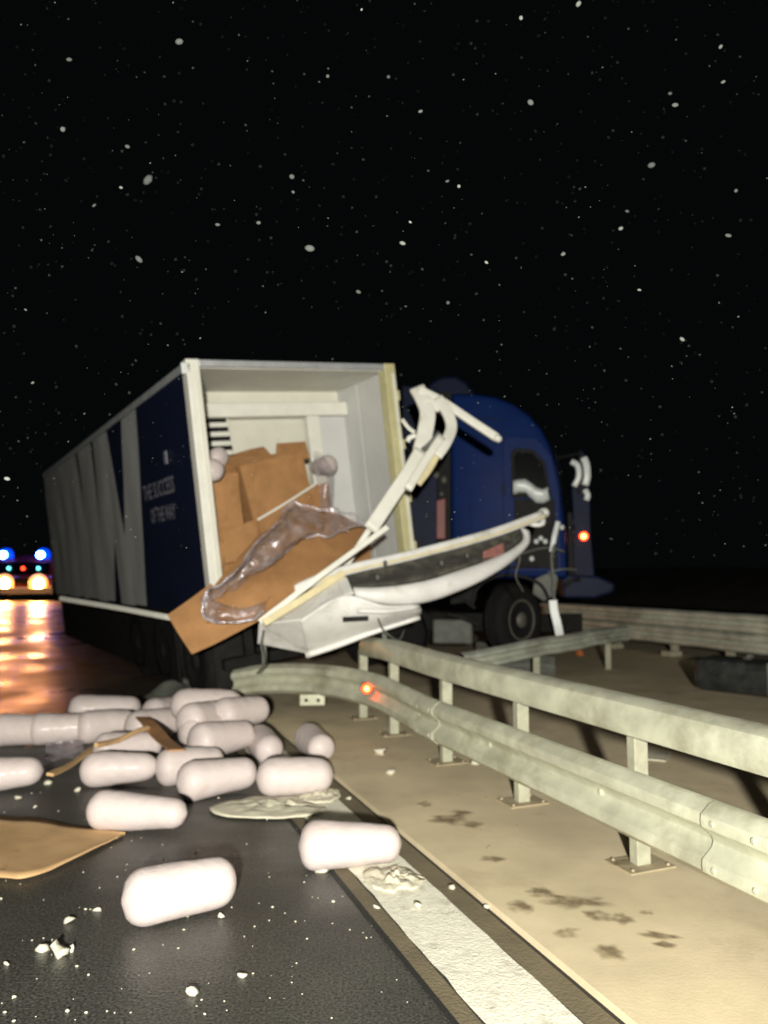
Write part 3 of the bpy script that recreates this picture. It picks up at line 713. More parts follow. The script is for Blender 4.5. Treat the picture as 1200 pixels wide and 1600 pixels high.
# (x0,y0)-(x1,y1): axis end points at the centre of each end, z: axis height
rolls = [
    ((222, 1402), (340, 1377), .115, 'white wrapped roll lying on bare asphalt, apart from the rest, tilted towards the brown cardboard'),
    ((492, 1321), (602, 1318), .115, 'white wrapped roll lying across the painted white edge line'),
    ((160, 1265), (270, 1271), .115, 'white wrapped roll lying with one end at the tip of the flat cardboard sheet'),
    ((298, 1222), (380, 1210), .115, 'white wrapped roll end to end with another one above the crushed pale paper'),
    ((422, 1217), (500, 1213), .115, 'white wrapped roll resting on the edge of the white line by the crushed paper'),
    ((146, 1204), (226, 1200), .115, 'white wrapped roll lying below the thin brown cardboard strips'),
    ((-40, 1214), (45, 1208), .115, 'white wrapped roll lying beside the low end of the dirty brown strip'),
    ((272, 1200), (322, 1194), .11, 'white wrapped roll half hidden behind two longer rolls'),
    ((476, 1150), (508, 1176), .115, 'white wrapped roll lying on the beige kerb, pointing to the lorry'),
    ((402, 1155), (424, 1176), .115, 'white wrapped roll seen end on beside the start of the white line'),
    ((318, 1163), (376, 1152), .19, 'white wrapped roll at the front of the heap, touching the roll seen end on'), ((302, 1147), (356, 1137), .21, 'white wrapped roll in the heap just behind its front roll'), ((352, 1121), (400, 1113), .30, 'white wrapped roll on top of the heap at its kerb side'),
    ((286, 1106), (360, 1104), .32, 'white wrapped roll on top of the heap, next to the tarpaulin'), ((330, 1112), (396, 1110), .115, 'white wrapped roll at the bottom rear of the heap, nearest the lorry'), ((242, 1116), (275, 1108), .115, 'white wrapped roll behind the upper end of the wide cardboard strip'),
    ((140, 1140), (190, 1134), .115, 'white wrapped roll behind the thin edge-on strip, in front of a longer roll'), ((76, 1142), (112, 1140), .115, 'short white wrapped roll end to end with another behind the clear bag'), ((8, 1144), (46, 1143), .115, 'white wrapped roll at the outer end of the row behind the clear bag'),
    ((122, 1112), (205, 1108), .115, 'white wrapped roll farthest out on the wet road below the trailer wheels'), ((168, 1176), (232, 1168), .115, 'white wrapped roll under the thin edge-on cardboard strip'), ((300, 1130), (338, 1120), .29, "white wrapped roll lying in the middle of the heap's top"),
    ((215, 1140), (262, 1132), .115, 'white wrapped roll directly under the wide cardboard strip'),
]
for i, (e0, e1, z, lab) in enumerate(rolls):
    a, c = aZ(*e0, z), aZ(*e1, z); d = (c - a); ln = d.length + .17; L = min(1.16, max(.86, ln / .56))
    if i in (8, 9): L = .95
    S_i = 1.0 if i < 3 else 1.08 if i < 10 else 1.2
    o = roll((a + c) / 2 + UP * .126 * (S_i - 1) * .8, d.normalized(), lab or PILE, GR, i, L)
    o.scale = (L * (1 + (S_i - 1) * .5), S_i, S_i)
roll(T(.20, .20, tp(325, 742, .2)[1] + .03), (TF * 1 + TR * .2).normalized(), 'white roll at the front of the small carton, inside the trailer', 'white rolls left in the trailer', 1, .9)
roll(T(.55, .36, tp(346, 713, .5)[1] - .02), (TF * 1 - TR * .1).normalized(), 'white roll higher up behind the small carton, inside the trailer', 'white rolls left in the trailer', 2, .9)

# ================================================================== SPILLED CARDBOARD, FILM
# big sheet sliding out of the trailer
def quadgrid(cols, n=10, sub=6):            # cols: list of rows of key points -> smooth grid
    rows = [crv(r, sub) for r in cols]; C = len(rows[0]); g = []
    tr_ = [crv([rows[i][j] for i in range(len(rows))], n) for j in range(C)]
    return [[tr_[j][i] for j in range(C)] for i in range(len(tr_[0]))]
g = quadgrid([[aY(405, 835, 7.75), aY(480, 800, 7.9), aY(520, 800, 8.1), aY(572, 826, 8.3)],
              [aY(365, 880, 7.35), aY(430, 865, 7.45), aY(490, 858, 7.6), aY(545, 868, 7.75)],
              [aY(330, 925, 7.05), aY(395, 915, 7.0), aY(440, 918, 7.1), aY(500, 905, 7.35)],
              [aY(320, 975, 6.95), aY(355, 968, 6.85), aY(392, 968, 6.9), aY(428, 962, 7.1)]])
o = MB().sheet(g, .012).build('cardboard_sheet', 'card'); tag(o, 'large brown cardboard sheet sliding out of the trailer under clear film', 'cardboard')
g = quadgrid([[aY(262, 961, 7.05), aY(292, 940, 7.05), aY(330, 912, 7.1)], [aY(276, 985, 6.98), aY(315, 968, 6.95), aY(362, 945, 7.0)], [aY(300, 1022, 7.0), aY(340, 1004, 6.98), aY(408, 968, 7.05)]])
o = MB().sheet(g, .012).build('cardboard_sheet', 'card'); tag(o, 'smaller brown cardboard sheet hanging down below the trailer corner', 'cardboard')
# film
def crumple(g, amp, sc, seed):
    out = []
    for r in g: out.append([p + V((nz(p, sc, seed), nz(p, sc, seed + 7), nz(p, sc, seed + 13))) * amp + V((nz(p, sc * 3, seed), nz(p, sc * 3, seed + 7), nz(p, sc * 3, seed + 13))) * amp * .35 for p in r])
    return out
g = quadgrid([[aY(452, 792, 7.6), aY(470, 785, 7.55), aY(505, 792, 7.6), aY(540, 800, 7.75), aY(572, 815, 7.9)],
              [aY(420, 825, 7.3), aY(450, 815, 7.15), aY(485, 825, 7.25), aY(515, 825, 7.5), aY(545, 830, 7.7)],
              [aY(370, 880, 7.0), aY(405, 862, 6.9), aY(430, 868, 7.0), aY(455, 850, 7.3), aY(470, 850, 7.5)],
              [aY(322, 930, 6.8), aY(355, 912, 6.72), aY(378, 905, 6.8), aY(400, 890, 7.0), aY(418, 880, 7.2)],
              [aY(316, 945, 6.75), aY(330, 938, 6.7), aY(345, 930, 6.75), aY(360, 920, 6.9), aY(372, 915, 7.05)]], n=20, sub=15)
gf = crumple(crumple(g, .07, 3.2, 2), .03, 9, 4)
o = MB().sheet(gf, .003).build('clear_film', 'film', smooth=True)
MB().tube(gf[0][::3], .011, 8).build('film_edge', 'filmrim', o, True); MB().tube([r[0] for r in gf][::3], .011, 8).build('film_edge', 'filmrim', o, True); MB().tube([r[-1] for r in gf][::3], .007, 8).build('film_edge', 'filmrim', o, True); tag(o, 'crumpled clear plastic film draped over the sliding cardboard sheet', 'plastic film')
g = [aY(318, 938, 6.7), aY(318, 960, 6.68), aY(335, 972, 6.66), aY(365, 973, 6.66), aY(395, 968, 6.7), aY(412, 955, 6.8)]
gg = [crv(g, 7), crv([p + V((.03, -.02, .09)) for p in g], 7), crv([p + V((.06, .08, .14)) for p in g], 7)]
o = MB().sheet(crumple(gg, .03, 6, 5), .003).build('clear_film', 'film', smooth=True); MB().tube(crumple([crv(g, 8)], .015, 9, 2)[0], .012, 8).build('film_edge', 'filmrim', o, True)
tag(o, 'loop of shiny clear film hanging at the lower edge of the cardboard', 'plastic film')
g = quadgrid([[tpp(492, 702, .3), tpp(508, 706, .2), tpp(521, 735, .25)], [tpp(495, 740, .15), tpp(510, 745, .08), tpp(523, 760, .2)], [tpp(500, 790, .15), tpp(512, 792, .08), tpp(522, 795, .2)]])
o = MB().sheet(crumple(g, .05, 5, 3), .003).build('clear_film', 'film', smooth=True); tag(o, 'bag of clear film bulging at the side of the largest carton', 'plastic film')
roll(tpp(505, 728, .72), TF, 'white roll wrapped in the clear film bag beside the largest carton', 'white rolls left in the trailer', 3, .8)

# ================================================================== TORN FAIRING (white shell)
ff = thing('torn_fairing', aY(520, 1015, 7.3), 'torn white fibreglass fairing lying upturned on the guardrail behind the trailer', 'fairing')
def poly(b, pts, th=.02, n=None):
    nn = (pts[1] - pts[0]).cross(pts[-1] - pts[0]).normalized() if n is None else n
    if nn.y < 0: nn = -nn
    return b.prism(pts, nn * th)
# long straight top bar
bar = crv([aY(425, 940, 7.15), aY(520, 897, 7.3), aY(640, 868, 7.6), aY(760, 836, 7.95), aY(850, 804, 8.3)], 6)
MB().sweep(bar, rrect(.08, .105, .025), side=V((.1, -1, 0)).normalized()).build('top_bar', 'fibre', ff, True)
MB().sweep([p + V((0, -.043, -.02)) for p in bar[4:]], rrect(.012, .026, .004), side=V((.1, -1, 0)).normalized()).build('seal_strip', 'yellowtrim', ff)
e = bar[-1]
MB().lathe(e - V((.05, 0, 0)), V((1, .3, .35)), [(0, .045), (.04, .06), (.09, .055), (.12, .02)], 12).build('end_bracket', 'fibre', ff, True)
MB().sweep(crv([e + V((-.02, 0, -.03)), e + V((-.02, -.02, -.10)), e + V((-.1, -.03, -.12)), e + V((-.2, -.02, -.09))], 4), rrect(.05, .05, .015)).build('end_bracket', 'fibre', ff, True)
# curved lip, oval section that thins towards its tip
up_e = [(551, 917), (590, 917), (630, 913), (672, 905), (713, 892), (760, 876), (797, 859), (817, 842), (813, 824)]
lo_e = [(556, 936), (590, 943), (620, 946), (672, 940), (734, 917), (775, 895), (802, 876), (826, 851), (828, 832)]
Ys = [7.05, 7.05, 7.1, 7.2, 7.35, 7.55, 7.75, 7.95, 8.05]
ue = crv([aY(*p, y) for p, y in zip(up_e, Ys)], 5); le = crv([aY(*p, y) for p, y in zip(lo_e, Ys)], 5)
b = MB(); vs = []; n = 14
for i, (p, q) in enumerate(zip(ue, le)):
    c = (p + q) / 2; h = (p - q) / 2; dpt = V((.05, -1, 0)).normalized() * .07
    vs += [c + h * math.sin(2 * math.pi * j / n) + dpt * math.cos(2 * math.pi * j / n) for j in range(n)]
m_ = len(ue)
b.add(vs, [(i * n + j, i * n + (j + 1) % n, (i + 1) * n + (j + 1) % n, (i + 1) * n + j) for i in range(m_ - 1) for j in range(n)] + [tuple(range(n)), tuple((m_ - 1) * n + j for j in range(n))])
b.build('curved_lip', 'fibre', ff, True)
# dark inside panel between bar and lip, set back
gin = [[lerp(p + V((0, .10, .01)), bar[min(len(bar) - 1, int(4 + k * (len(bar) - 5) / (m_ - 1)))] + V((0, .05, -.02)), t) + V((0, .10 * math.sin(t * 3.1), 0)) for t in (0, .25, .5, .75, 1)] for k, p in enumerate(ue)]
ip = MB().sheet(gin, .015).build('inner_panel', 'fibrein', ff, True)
MB().sheet([[aY(755 + 16 * i, 862 - 7 * i + 12 * j, 7.66 + .06 * i) for j in range(3)] for i in range(3)], .01).build('red_patch', 'redfade', ip)
for px, py, Y in ((602, 880, 7.35), (590, 902, 7.2), (690, 880, 7.5), (730, 868, 7.6)):
    MB().ball(aY(px, py, Y), .022, .02, .03).build('clip', 'greypl', ip, True)
# hull: box-like left part
A0, A1 = aY(405, 976, 6.95), aY(472, 970, 6.70)
H = {'lt': aY(404, 976, 7.0), 'lb': aY(402, 1006, 7.22), 'tr': aY(524, 901, 7.22), 'mid': aY(470, 968, 6.78), 'rb': aY(560, 948, 6.9), 'bb': aY(478, 1021, 7.25), 'b2': aY(582, 988, 7.3), 'b3': aY(655, 964, 7.38), 'tr2': aY(541, 901, 7.15), 'tr3': aY(552, 925, 7.0), 'tr4': aY(536, 930, 6.93)}
poly(MB(), [H['lt'], H['mid'], H['tr4'], H['tr']], .02).build('shell_face', 'fibre', ff, bevel=.006)
poly(MB(), [H['lb'], H['bb'], H['mid'], H['lt']], .02).build('shell_face', 'fibre', ff, bevel=.006)
g = quadgrid([[H['mid'], H['tr4'], aY(600, 946, 6.98), aY(655, 945, 7.12)], [aY(474, 992, 6.96), aY(535, 966, 6.98), aY(605, 962, 7.08), aY(658, 954, 7.2)], [H['bb'], aY(530, 1006, 7.27), H['b2'], H['b3']]], n=6)
hu = MB().sheet(g, .018).build('shell_belly', 'fibre', ff, True)
poly(MB(), [H['tr'], H['tr4'], H['tr3'], H['tr2']], .03).build('shell_end', 'fibre', ff, bevel=.008)
MB().sweep([aY(536, 968, 6.93), aY(556, 967, 6.96), aY(575, 966, 6.99)], rrect(.04, .045, .006), side=V((0, -1, 0))).build('slot', 'blackpl', hu)
MB().sweep(crv([aY(478, 1024, 7.23), aY(530, 1007, 7.24), aY(580, 988, 7.26), aY(655, 964, 7.34)], 5), rrect(.05, .06, .015), side=V((0, -1, .3)).normalized()).build('bottom_trim', 'fibre', ff, True)
MB().sweep(crv([aY(558, 954, 6.87), aY(605, 955, 6.92), aY(655, 948, 7.1)], 5), rrect(.03, .04, .01), side=V((0, -1, .3)).normalized()).build('bead', 'fibre', ff, True)
# two struts down to the rail so that it rests
for px, py in ((412, 1012), (600, 985)):
    p = aY(px, py, 7.3 if px < 500 else 7.5)
    MB().sweep([p + V((0, 0, .03)), p + V((.01, .02, -.16))], rrect(.05, .02, .006), side=V((1, 0, 0))).build('bracket', 'greypl', ff)
for pts in (((588, 960, 7.1), (600, 985, 7.0), (622, 1000, 7.1), (632, 985, 7.3)), ((412, 985, 6.95), (408, 1010, 6.9), (414, 1035, 6.95), (402, 1052, 7.1)), ((800, 838, 8.0), (812, 870, 7.9), (806, 900, 7.95), (818, 925, 8.1))):
    MB().tube(crv([aY(*p) for p in pts], 8), .009, 6).build('loose_cable', 'greypl', ff, True)
# thin trim strip
o = MB().sweep([aY(406, 972, 6.85), aY(500, 900, 7.0), aY(605, 824, 7.3)], rrect(.03, .055, .008), side=V((0, -1, .2)).normalized()).build('trim_strip', 'white')
tag(o, 'long thin white trim strip slanting along the edge of the spilled cardboard', 'trim strip')
MB().sweep([aY(585, 842, 7.24), aY(607, 826, 7.31)], rrect(.02, .02, .005), side=V((0, -1, .2)).normalized()).build('rusty_tip', 'redpl', o)
o = MB().sweep([aY(412, 974, 6.80), aY(470, 938, 6.95), aY(536, 896, 7.16)], rrect(.04, .07, .01), side=V((0, -1, .2)).normalized()).build('trim_strip', 'yellowtrim')
tag(o, 'yellowed trim strip pressed between the cardboard and the torn fairing', 'trim strip')

# ================================================================== TORN DOOR FRAME (bent white bars)
df = thing('torn_door_frame', aY(560, 880, 8.3), 'bent white metal door frame sticking up beside the blue cab', 'door frame')
SD = V((.15, -1, 0)).normalized()
def bar_(pts, wd, ht, name='frame_bar', m='white', sm=True, n=6, r=.012):
    return MB().sweep(crv([aY(*p) for p in pts], n), rrect(wd, ht * 1.3, r), side=SD).build(name, m, df, sm)
bar_([(538, 888, 7.75), (556, 860, 7.8), (578, 826, 7.85)], .03, .05)
bar_([(578, 828, 7.9), (610, 780, 8.0), (640, 735, 8.1), (657, 705, 8.2)], .06, .12)
bar_([(637, 765, 7.95), (662, 724, 8.05), (690, 682, 8.15)], .05, .07)
bar_([(657, 706, 8.25), (664, 675, 8.3), (668, 645, 8.35), (660, 622, 8.4), (651, 606, 8.45)], .05, .14)
bar_([(683, 622, 8.4), (699, 645, 8.35), (705, 668, 8.3), (696, 692, 8.2), (682, 712, 8.15)], .05, .10)
bar_([(684, 700, 8.2), (668, 730, 8.15), (650, 754, 8.1)], .04, .10, m='yellowtrim')
bar_([(652, 608, 8.42), (690, 627, 8.4), (735, 657, 8.36), (776, 684, 8.32)], .05, .075)
MB().lathe(aY(774, 683, 8.32), V((1, 0, -.6)), [(-.02, .03), (.02, .045), (.06, .04), (.08, .012)], 10).build('end_knob', 'white', df, True)
bar_([(648, 676, 8.3), (638, 668, 8.3), (628, 655, 8.3)], .015, .03, name='barb')
bar_([(650, 680, 8.28), (640, 684, 8.28), (637, 690, 8.28)], .02, .04, name='barb')
bar_([(662, 636, 8.36), (672, 628, 8.37), (688, 640, 8.36)], .02, .07, name='gusset')
bar_([(660, 704, 8.22), (672, 694, 8.24), (688, 676, 8.22)], .02, .05, name='gusset', m='greypl')

# ================================================================== BLUE CAB
YC = 11.2; CY = math.radians(-8)
CF = V((math.cos(CY), math.sin(CY), 0)); CB = V((-math.sin(CY), math.cos(CY), 0))     # forward (right), away
c0 = aY(760, 900, YC)
def cp(px, py, back=0.0):
    d = ray(px, py); k = ((c0 + CB * back) - CAM).dot(CB) / d.dot(CB); return CAM + d * k
cb = thing('tractor_unit', V((c0.x, c0.y + 1.2, 0)), 'damaged blue lorry cab with high rounded roof beyond the guardrail', 'lorry')
sil = [(703, 905), (703, 640), (706, 612), (742, 612), (775, 617), (803, 628), (828, 645), (848, 668), (862, 695), (872, 725), (878, 760), (884, 800), (888, 850), (888, 905)]
CW = 2.45
def cabslice(inset, back):
    ctr = cp(795, 780, back); out = []
    for p in sil:
        q = cp(*p) + CB * back
        c_ = cp(795, 780) + CB * back; out.append(q + (c_ - q).normalized() * inset)
    return out
sl = [cabslice(.16, .0), cabslice(.06, .03), cabslice(.015, .09), cabslice(0, .18)] + [cabslice(0, CW - .18), cabslice(.05, CW - .05), cabslice(.16, CW)]
n = len(sil); b = MB(); b.add([p for s in sl for p in s], [(i * n + j, i * n + (j + 1) % n, (i + 1) * n + (j + 1) % n, (i + 1) * n + j) for i in range(len(sl) - 1) for j in range(n)] + [tuple(range(n)), tuple((len(sl) - 1) * n + j for j in range(n))])
body = b.build('cab_body', 'blue', cb, True); body.modifiers.new('es', 'EDGE_SPLIT').split_angle = math.radians(32)
# roof hump behind
hs = [(655, 625), (672, 598), (690, 588), (712, 587), (728, 596), (742, 614), (742, 625)]
MB().prism([cp(*p, .4) for p in hs], CB * 1.6).build('roof_deflector', 'bluedark', cb, bevel=.05)
# dark side deflector and gap
MB().prism([cp(*p, .05) for p in ((628, 602), (684, 606), (684, 900), (632, 900))], CB * .05).build('side_deflector', 'bluedark', cb, bevel=.02)
MB().prism([cp(*p, .12) for p in ((684, 612), (704, 612), (704, 905), (684, 905))], CB * .04).build('gap_panel', 'blackpl', cb)
MB().prism([cp(*p, -.02) for p in ((682, 782), (696, 778), (696, 842), (682, 842))], CB * .06).build('marker_panel', 'redpl', cb, bevel=.01)
MB().lathe(cp(690, 772, -.02), -CB, [(0, .04), (.03, .035), (.04, .01)], 12).build('side_lamp', 'greypl', cb, True)
for px, py in ((682, 742), (694, 750), (676, 735)): MB().ball(cp(px, py, .05), .05, .04, .06).build('hose_coupling', 'greypl', cb, True)
# door: seams, handle, window with black frame
dr = MB().prism([cp(*p, -.012) for p in ((786, 690), (792, 682), (838, 684), (862, 712), (874, 768), (878, 893), (786, 893))], CB * .03).build('door', 'blue', cb, bevel=.01)
wf = MB().prism([cp(*p, -.028) for p in ((798, 708), (806, 700), (834, 702), (852, 722), (862, 778), (800, 778))], CB * .025).build('window_frame', 'blackpl', dr, bevel=.01)
MB().prism([cp(*p, -.036) for p in ((803, 713), (809, 706), (832, 708), (848, 726), (857, 774), (804, 774))], CB * .01).build('pane', 'glassd', wf)
gg = [[cp(802 + 9.2 * j, 752 + 7 * i + (-6 * math.sin(j * 1.05) + 1.3 * j), -.06 - .03 * math.sin(i * 1.6)) for j in range(7)] for i in range(4)]
MB().sheet(crumple(gg, .03, 6, 9), .02).build('torn_airbag', 'mirror', dr, True)
MB().prism([cp(*p, -.024) for p in ((803, 780), (866, 780), (872, 888), (806, 888))], CB * .02).build('door_hole', 'blackpl', dr, bevel=.01)
MB().sweep([cp(787, 755, -.05), cp(787, 772, -.05)], rrect(.03, .05, .01), side=-CB).build('door_handle', 'bluedark', dr)
MB().sweep([cp(735, 762, -.01), cp(736, 800, -.01), cp(737, 830, -.01)], rrect(.03, .03, .01), side=-CB).build('body_crease', 'blue', cb)
MB().sweep([cp(706, 652, -.005), cp(786, 655, -.005)], rrect(.014, .016, .004), side=-CB).build('seam', 'bluedark', cb)
# windscreen on the front slope and wiper band
fs = [(850, 672), (864, 700), (874, 735), (880, 775)]
g = [[cp(*p, .3 + (CW - .6) * t) + CF * .012 + UP * .006 for t in (0, .5, 1)] for p in fs]
MB().sheet(g, .015).build('windscreen', 'glassd', cb, True)
MB().prism([cp(*p, .25) + CF * .02 for p in ((884, 800), (893, 800), (896, 900), (886, 900))], CB * (CW - .5)).build('grille', 'blackpl', cb, bevel=.02)
for k in range(5): MB().prism([cp(893 + .5 * k, 812 + 16 * k, .4) + CF * .02, cp(898 + .5 * k, 812 + 16 * k, .4) + CF * .02, cp(898 + .5 * k, 820 + 16 * k, .4) + CF * .02, cp(893 + .5 * k, 820 + 16 * k, .4) + CF * .02], CB * (CW - .8)).build('grille_bar', 'bluedark', cb)
# front corner panel, mirrors, red lamp
fc = MB().prism([cp(*p, .55) for p in ((893, 765), (906, 700), (916, 712), (922, 770), (924, 840), (930, 905), (892, 905), (897, 830))], CB * .12).build('corner_panel', 'bluedark', cb, bevel=.02)
MB().sweep(crv([cp(893, 722, .42), cp(902, 728, .40), cp(904, 745, .40), cp(897, 760, .42)], 5), rrect(.13, .09, .03), side=-CB).build('mirror', 'mirror', cb, True)
MB().sweep(crv([cp(912, 716, .40), cp(916, 728, .38), cp(917, 745, .38), cp(914, 758, .4)], 5), rrect(.12, .11, .03), side=-CB).build('mirror', 'mirror', cb, True)
MB().sweep(crv([cp(914, 766, .4), cp(918, 774, .38), cp(916, 781, .4)], 4), rrect(.1, .09, .03), side=-CB).build('mirror', 'mirror', cb, True)
MB().sweep([cp(872, 715, .2), cp(890, 712, .35), cp(908, 708, .42)], rrect(.035, .04, .01), side=-CB).build('mirror_arm', 'blackpl', cb)
MB().sweep([cp(905, 770, .45), cp(907, 712, .45)], rrect(.04, .05, .01), side=-CB).build('mirror_arm', 'blackpl', cb)
rl = MB().lathe(cp(912, 838, .5), -CB, [(0, .065), (.03, .065), (.06, .045), (.07, .015)], 18).build('corner_lamp', 'redlamp', cb, True)
MB().lathe(cp(912, 838, .42), -CB, [(0, .035), (.012, .02)], 14).build('bulb', 'redcore', rl, True)
# under the cab: step box, bumper, chassis, wheels, tank
MB().prism([cp(*p, .05) for p in ((700, 900), (748, 900), (744, 940), (704, 945))], CB * .6).build('step_box', 'blackpl', cb, bevel=.02)
MB().prism([cp(*p, .02) for p in ((835, 905), (868, 888), (872, 905), (868, 930), (850, 940), (832, 928))], CB * .08).build('wing_piece', 'greypl', cb, bevel=.015)
MB().prism([cp(*p, .15) for p in ((876, 896), (935, 900), (962, 912), (960, 925), (930, 935), (880, 935))], CB * (CW - .4)).build('bumper', 'bluedark', cb, bevel=.04)
arch = [(738, 945), (744, 922), (762, 906), (790, 898), (820, 902), (845, 915), (858, 940)]
MB().sweep(crv([cp(*p, .1) for p in arch], 5), rrect(.3, .05, .015), side=-CB).build('wheel_arch', 'blackpl', cb, True)
WA = V((math.sin(.72), -math.cos(.72), 0))
wheel(cp(802, 968, .2), WA, cb, .53, .36, out=1, rm='rimdark')
wheel(cp(802, 968, .2) + CB * 1.95, WA, cb, .53, .36, out=-1, rm='rimdark')
MB().box(cp(640, 985, .6), CF * 2.7, CB * .1, UP * .28).build('chassis_rail', 'chassis', cb)
MB().box(cp(640, 985, 1.6), CF * 2.7, CB * .1, UP * .28).build('chassis_rail', 'chassis', cb)
MB().lathe(cp(618, 990, .45), CB, [(-.3, .3), (-.29, .46), (-.25, .5), (.1, .5), (.14, .46), (.15, .3)], 36).build('wheel', 'tyre', cb, True)
MB().lathe(cp(618, 990, .45) + CB * 1.5, CB, [(-.3, .3), (-.29, .46), (-.25, .5), (.1, .5), (.14, .46), (.15, .3)], 36).build('wheel', 'tyre', cb, True)
MB().box(cp(676, 1006, .3), CF * .62, CB * .5, UP * .38).build('battery_box', 'greypl', cb, bevel=.03)
# the front axle hangs on a crushed rail; dark blocks under it
MB().cbox(V((cp(800, 968, 1.2).x, cp(800, 968, 1.2).y, cp(800, 968).z)), CF * .12, CB * 2.1, UP * .12).build('axle', 'chassis', cb)
for i, (p, q, wd) in enumerate((((700, 925), (742, 950), .05), ((856, 895), (900, 890), .03), ((758, 895), (840, 885), .04), ((884, 915), (905, 905), .06), ((700, 960), (745, 975), .06))):
    MB().sweep(crv([cp(*p, -.05), cp((p[0] + q[0]) / 2, (p[1] + q[1]) / 2 - 3, -.08), cp(*q, -.02)], 4), rrect(wd, wd, .01), side=-CB).build('bent_bracket', 'blackpl' if i != 1 else 'greypl', cb)
wc = cp(802, 968, .2)
for dy, lab in ((0, 'crushed dark barrier beam trapped under the near front wheel of the blue cab'), (1.95, 'crushed dark barrier beam trapped under the far front wheel of the blue cab')):
    q = wc + CB * dy; zt = wc.z - .51
    bmq = MB(); taper_sweep(bmq, [V((q.x, q.y, 0)) + CF * k + UP * (MZ + (zt - MZ) * .5 + .02 * math.sin(k * 9)) for k in (-.6, -.3, 0, .3, .6)], [(-.20, -(zt - MZ) * .52), (.20, -(zt - MZ) * .52), (.24, -.02), (.18, (zt - MZ) * .5), (-.16, (zt - MZ) * .5), (-.24, .0)], lambda t: 1)
    tag(bmq.build('crushed_rail', 'greypl', bevel=.02), lab, 'guardrail piece')
# hanging white trim and cable
o = MB().sweep(crv([cp(874, 818, -.12), cp(868, 845, -.14), cp(862, 868, -.16), cp(864, 900, -.15), cp(866, 940, -.15)], 5), rrect(.02, .04, .008), side=-CB).build('hanging_trim', 'greypl')
tag(o, 'pale bent strip hanging down the front of the blue cab', 'trim strip')
MB().sweep(crv([cp(864, 938, -.15), cp(866, 955, -.16), cp(871, 975, -.17), cp(875, 995, -.17)], 5), rrect(.02, .12, .008), side=-CB).build('torn_end', 'mirror', o)
MB().sweep([cp(872, 815, -.12), cp(866, 838, -.14), cp(862, 862, -.15)], rrect(.02, .07, .008), side=-CB).build('torn_end', 'mirror', o)
o = MB().tube(crv([cp(812, 866, -.12), cp(840, 858, -.15), cp(862, 856, -.14), cp(882, 862, -.1)], 6), .018, 8).build('bent_pipe', 'greypl', None, True)
tag(o, 'thin grey bent pipe arching over the cab front wheel', 'pipe')
for px, py in ((845, 841), (852, 846), (838, 846), (878, 824), (831, 873)): MB().ball(cp(px, py, -.1), .04, .03, .04).build('loose_clip', 'mirror', o, True)

# ================================================================== UNDER THE TRAILER REAR: tarpaulin heap, lying tyre
def heap(name, c, rx, ry, h, m, seed, label, cat):
    b = MB(); n, k = 40, 16; vs = []
    for i in range(k + 1):
        r = i / k
        for j in range(n):
            a = 2 * math.pi * j / n; q = V((math.cos(a) * r, math.sin(a) * r, 0))
            z = h * max(0, (1 - r ** 3.5)) * (.75 + .9 * nz(q, 2.2, seed)) + .05 * abs(nz(q, 5, seed)) * (1 - r)
            rr = r * (1 + .25 * nz(V((math.cos(a), math.sin(a), 0)), 1.4, seed))
            vs.append(V((c.x + rx * rr * math.cos(a), c.y + ry * rr * math.sin(a), c.z - .02 + max(0, z))))
    b.add(vs, [(i * n + j, i * n + (j + 1) % n, (i + 1) * n + (j + 1) % n, (i + 1) * n + j) for i in range(k) for j in range(n)] + [tuple(k * n + j for j in range(n - 1, -1, -1))])
    return tag(b.build(name, m, None, True), label, cat)
heap('tarpaulin', aZ(285, 1092, 0) + V((0, .25, 0)), .55, .36, .2, 'tarp', 3, 'dark grey crumpled tarpaulin bunched up under the trailer corner by the wheel', 'tarpaulin')
heap('tarpaulin', aZ(385, 1088, 0) + V((0, .2, 0)), .52, .36, .42, 'tarp', 8, 'low dark grey tarpaulin heap behind the bent rail end', 'tarpaulin')
p0 = aZ(1080, 1078, MZ); p1 = aZ(1215, 1094, MZ); td = (p1 - p0).normalized(); tn = V((-td.y, td.x, 0))
tk = thing('fuel_tank', (p0 + p1) / 2, 'black box-shaped metal tank lying on the median in front of the far guardrail', 'tank')
MB().box(p0, td * 1.25, tn * .6, UP * .42).build('tank_body', 'blacktank', tk, bevel=.11)
for k in (.92,):
    MB().box(p0 + td * k - tn * .006, td * .06, tn * .612, UP * .427).build('strap', 'greypl', tk, bevel=.05)
MB().lathe(p0 + td * .6 + tn * .3 + UP * .415, UP, [(0, .06), (.03, .06), (.035, .05)], 18).build('filler_cap', 'greypl', tk, True)
# ================================================================== LITTER ON THE ROAD
def floor_sheet(name, pts, m, label, cat, z=.012, amp=.02, curl=.0, th=.008, seed=1):
    q = [aZ(px, py, z) for px, py in pts]
    g = []; N_ = 14
    for i in range(N_ + 1):
        row = []
        for j in range(N_ + 1):
            a, c = j / N_, i / N_; p = lerp(lerp(q[0], q[1], a), lerp(q[3], q[2], a), c)
            row.append(p + UP * (abs(nz(p, 3, seed)) * amp + curl * max(abs(a - .5), abs(c - .5)) ** 3 * 4))
        g.append(row)
    return tag(MB().sheet(g, th).build(name, m), label, cat)
te = crv([aZ(x, y, .012) for x, y in ((-120, 1276), (0, 1279), (60, 1283), (115, 1293), (196, 1303))], 8)
be_ = crv([aZ(x, y, .012) for x, y in ((-120, 1362), (0, 1373), (42, 1374), (98, 1353), (192, 1306))], 8)
g = [[lerp(a, c, k / 10) + UP * (.012 * abs(nz(lerp(a, c, k / 10), 4, 2)) + .008 * (abs(k / 10 - .5) * 2) ** 4) for k in range(11)] for a, c in zip(te, be_)]
tag(MB().sheet(g, .008).build('cardboard_sheet', 'cardfloor', None, True), 'flat stained brown cardboard sheet lying on the asphalt', 'cardboard')
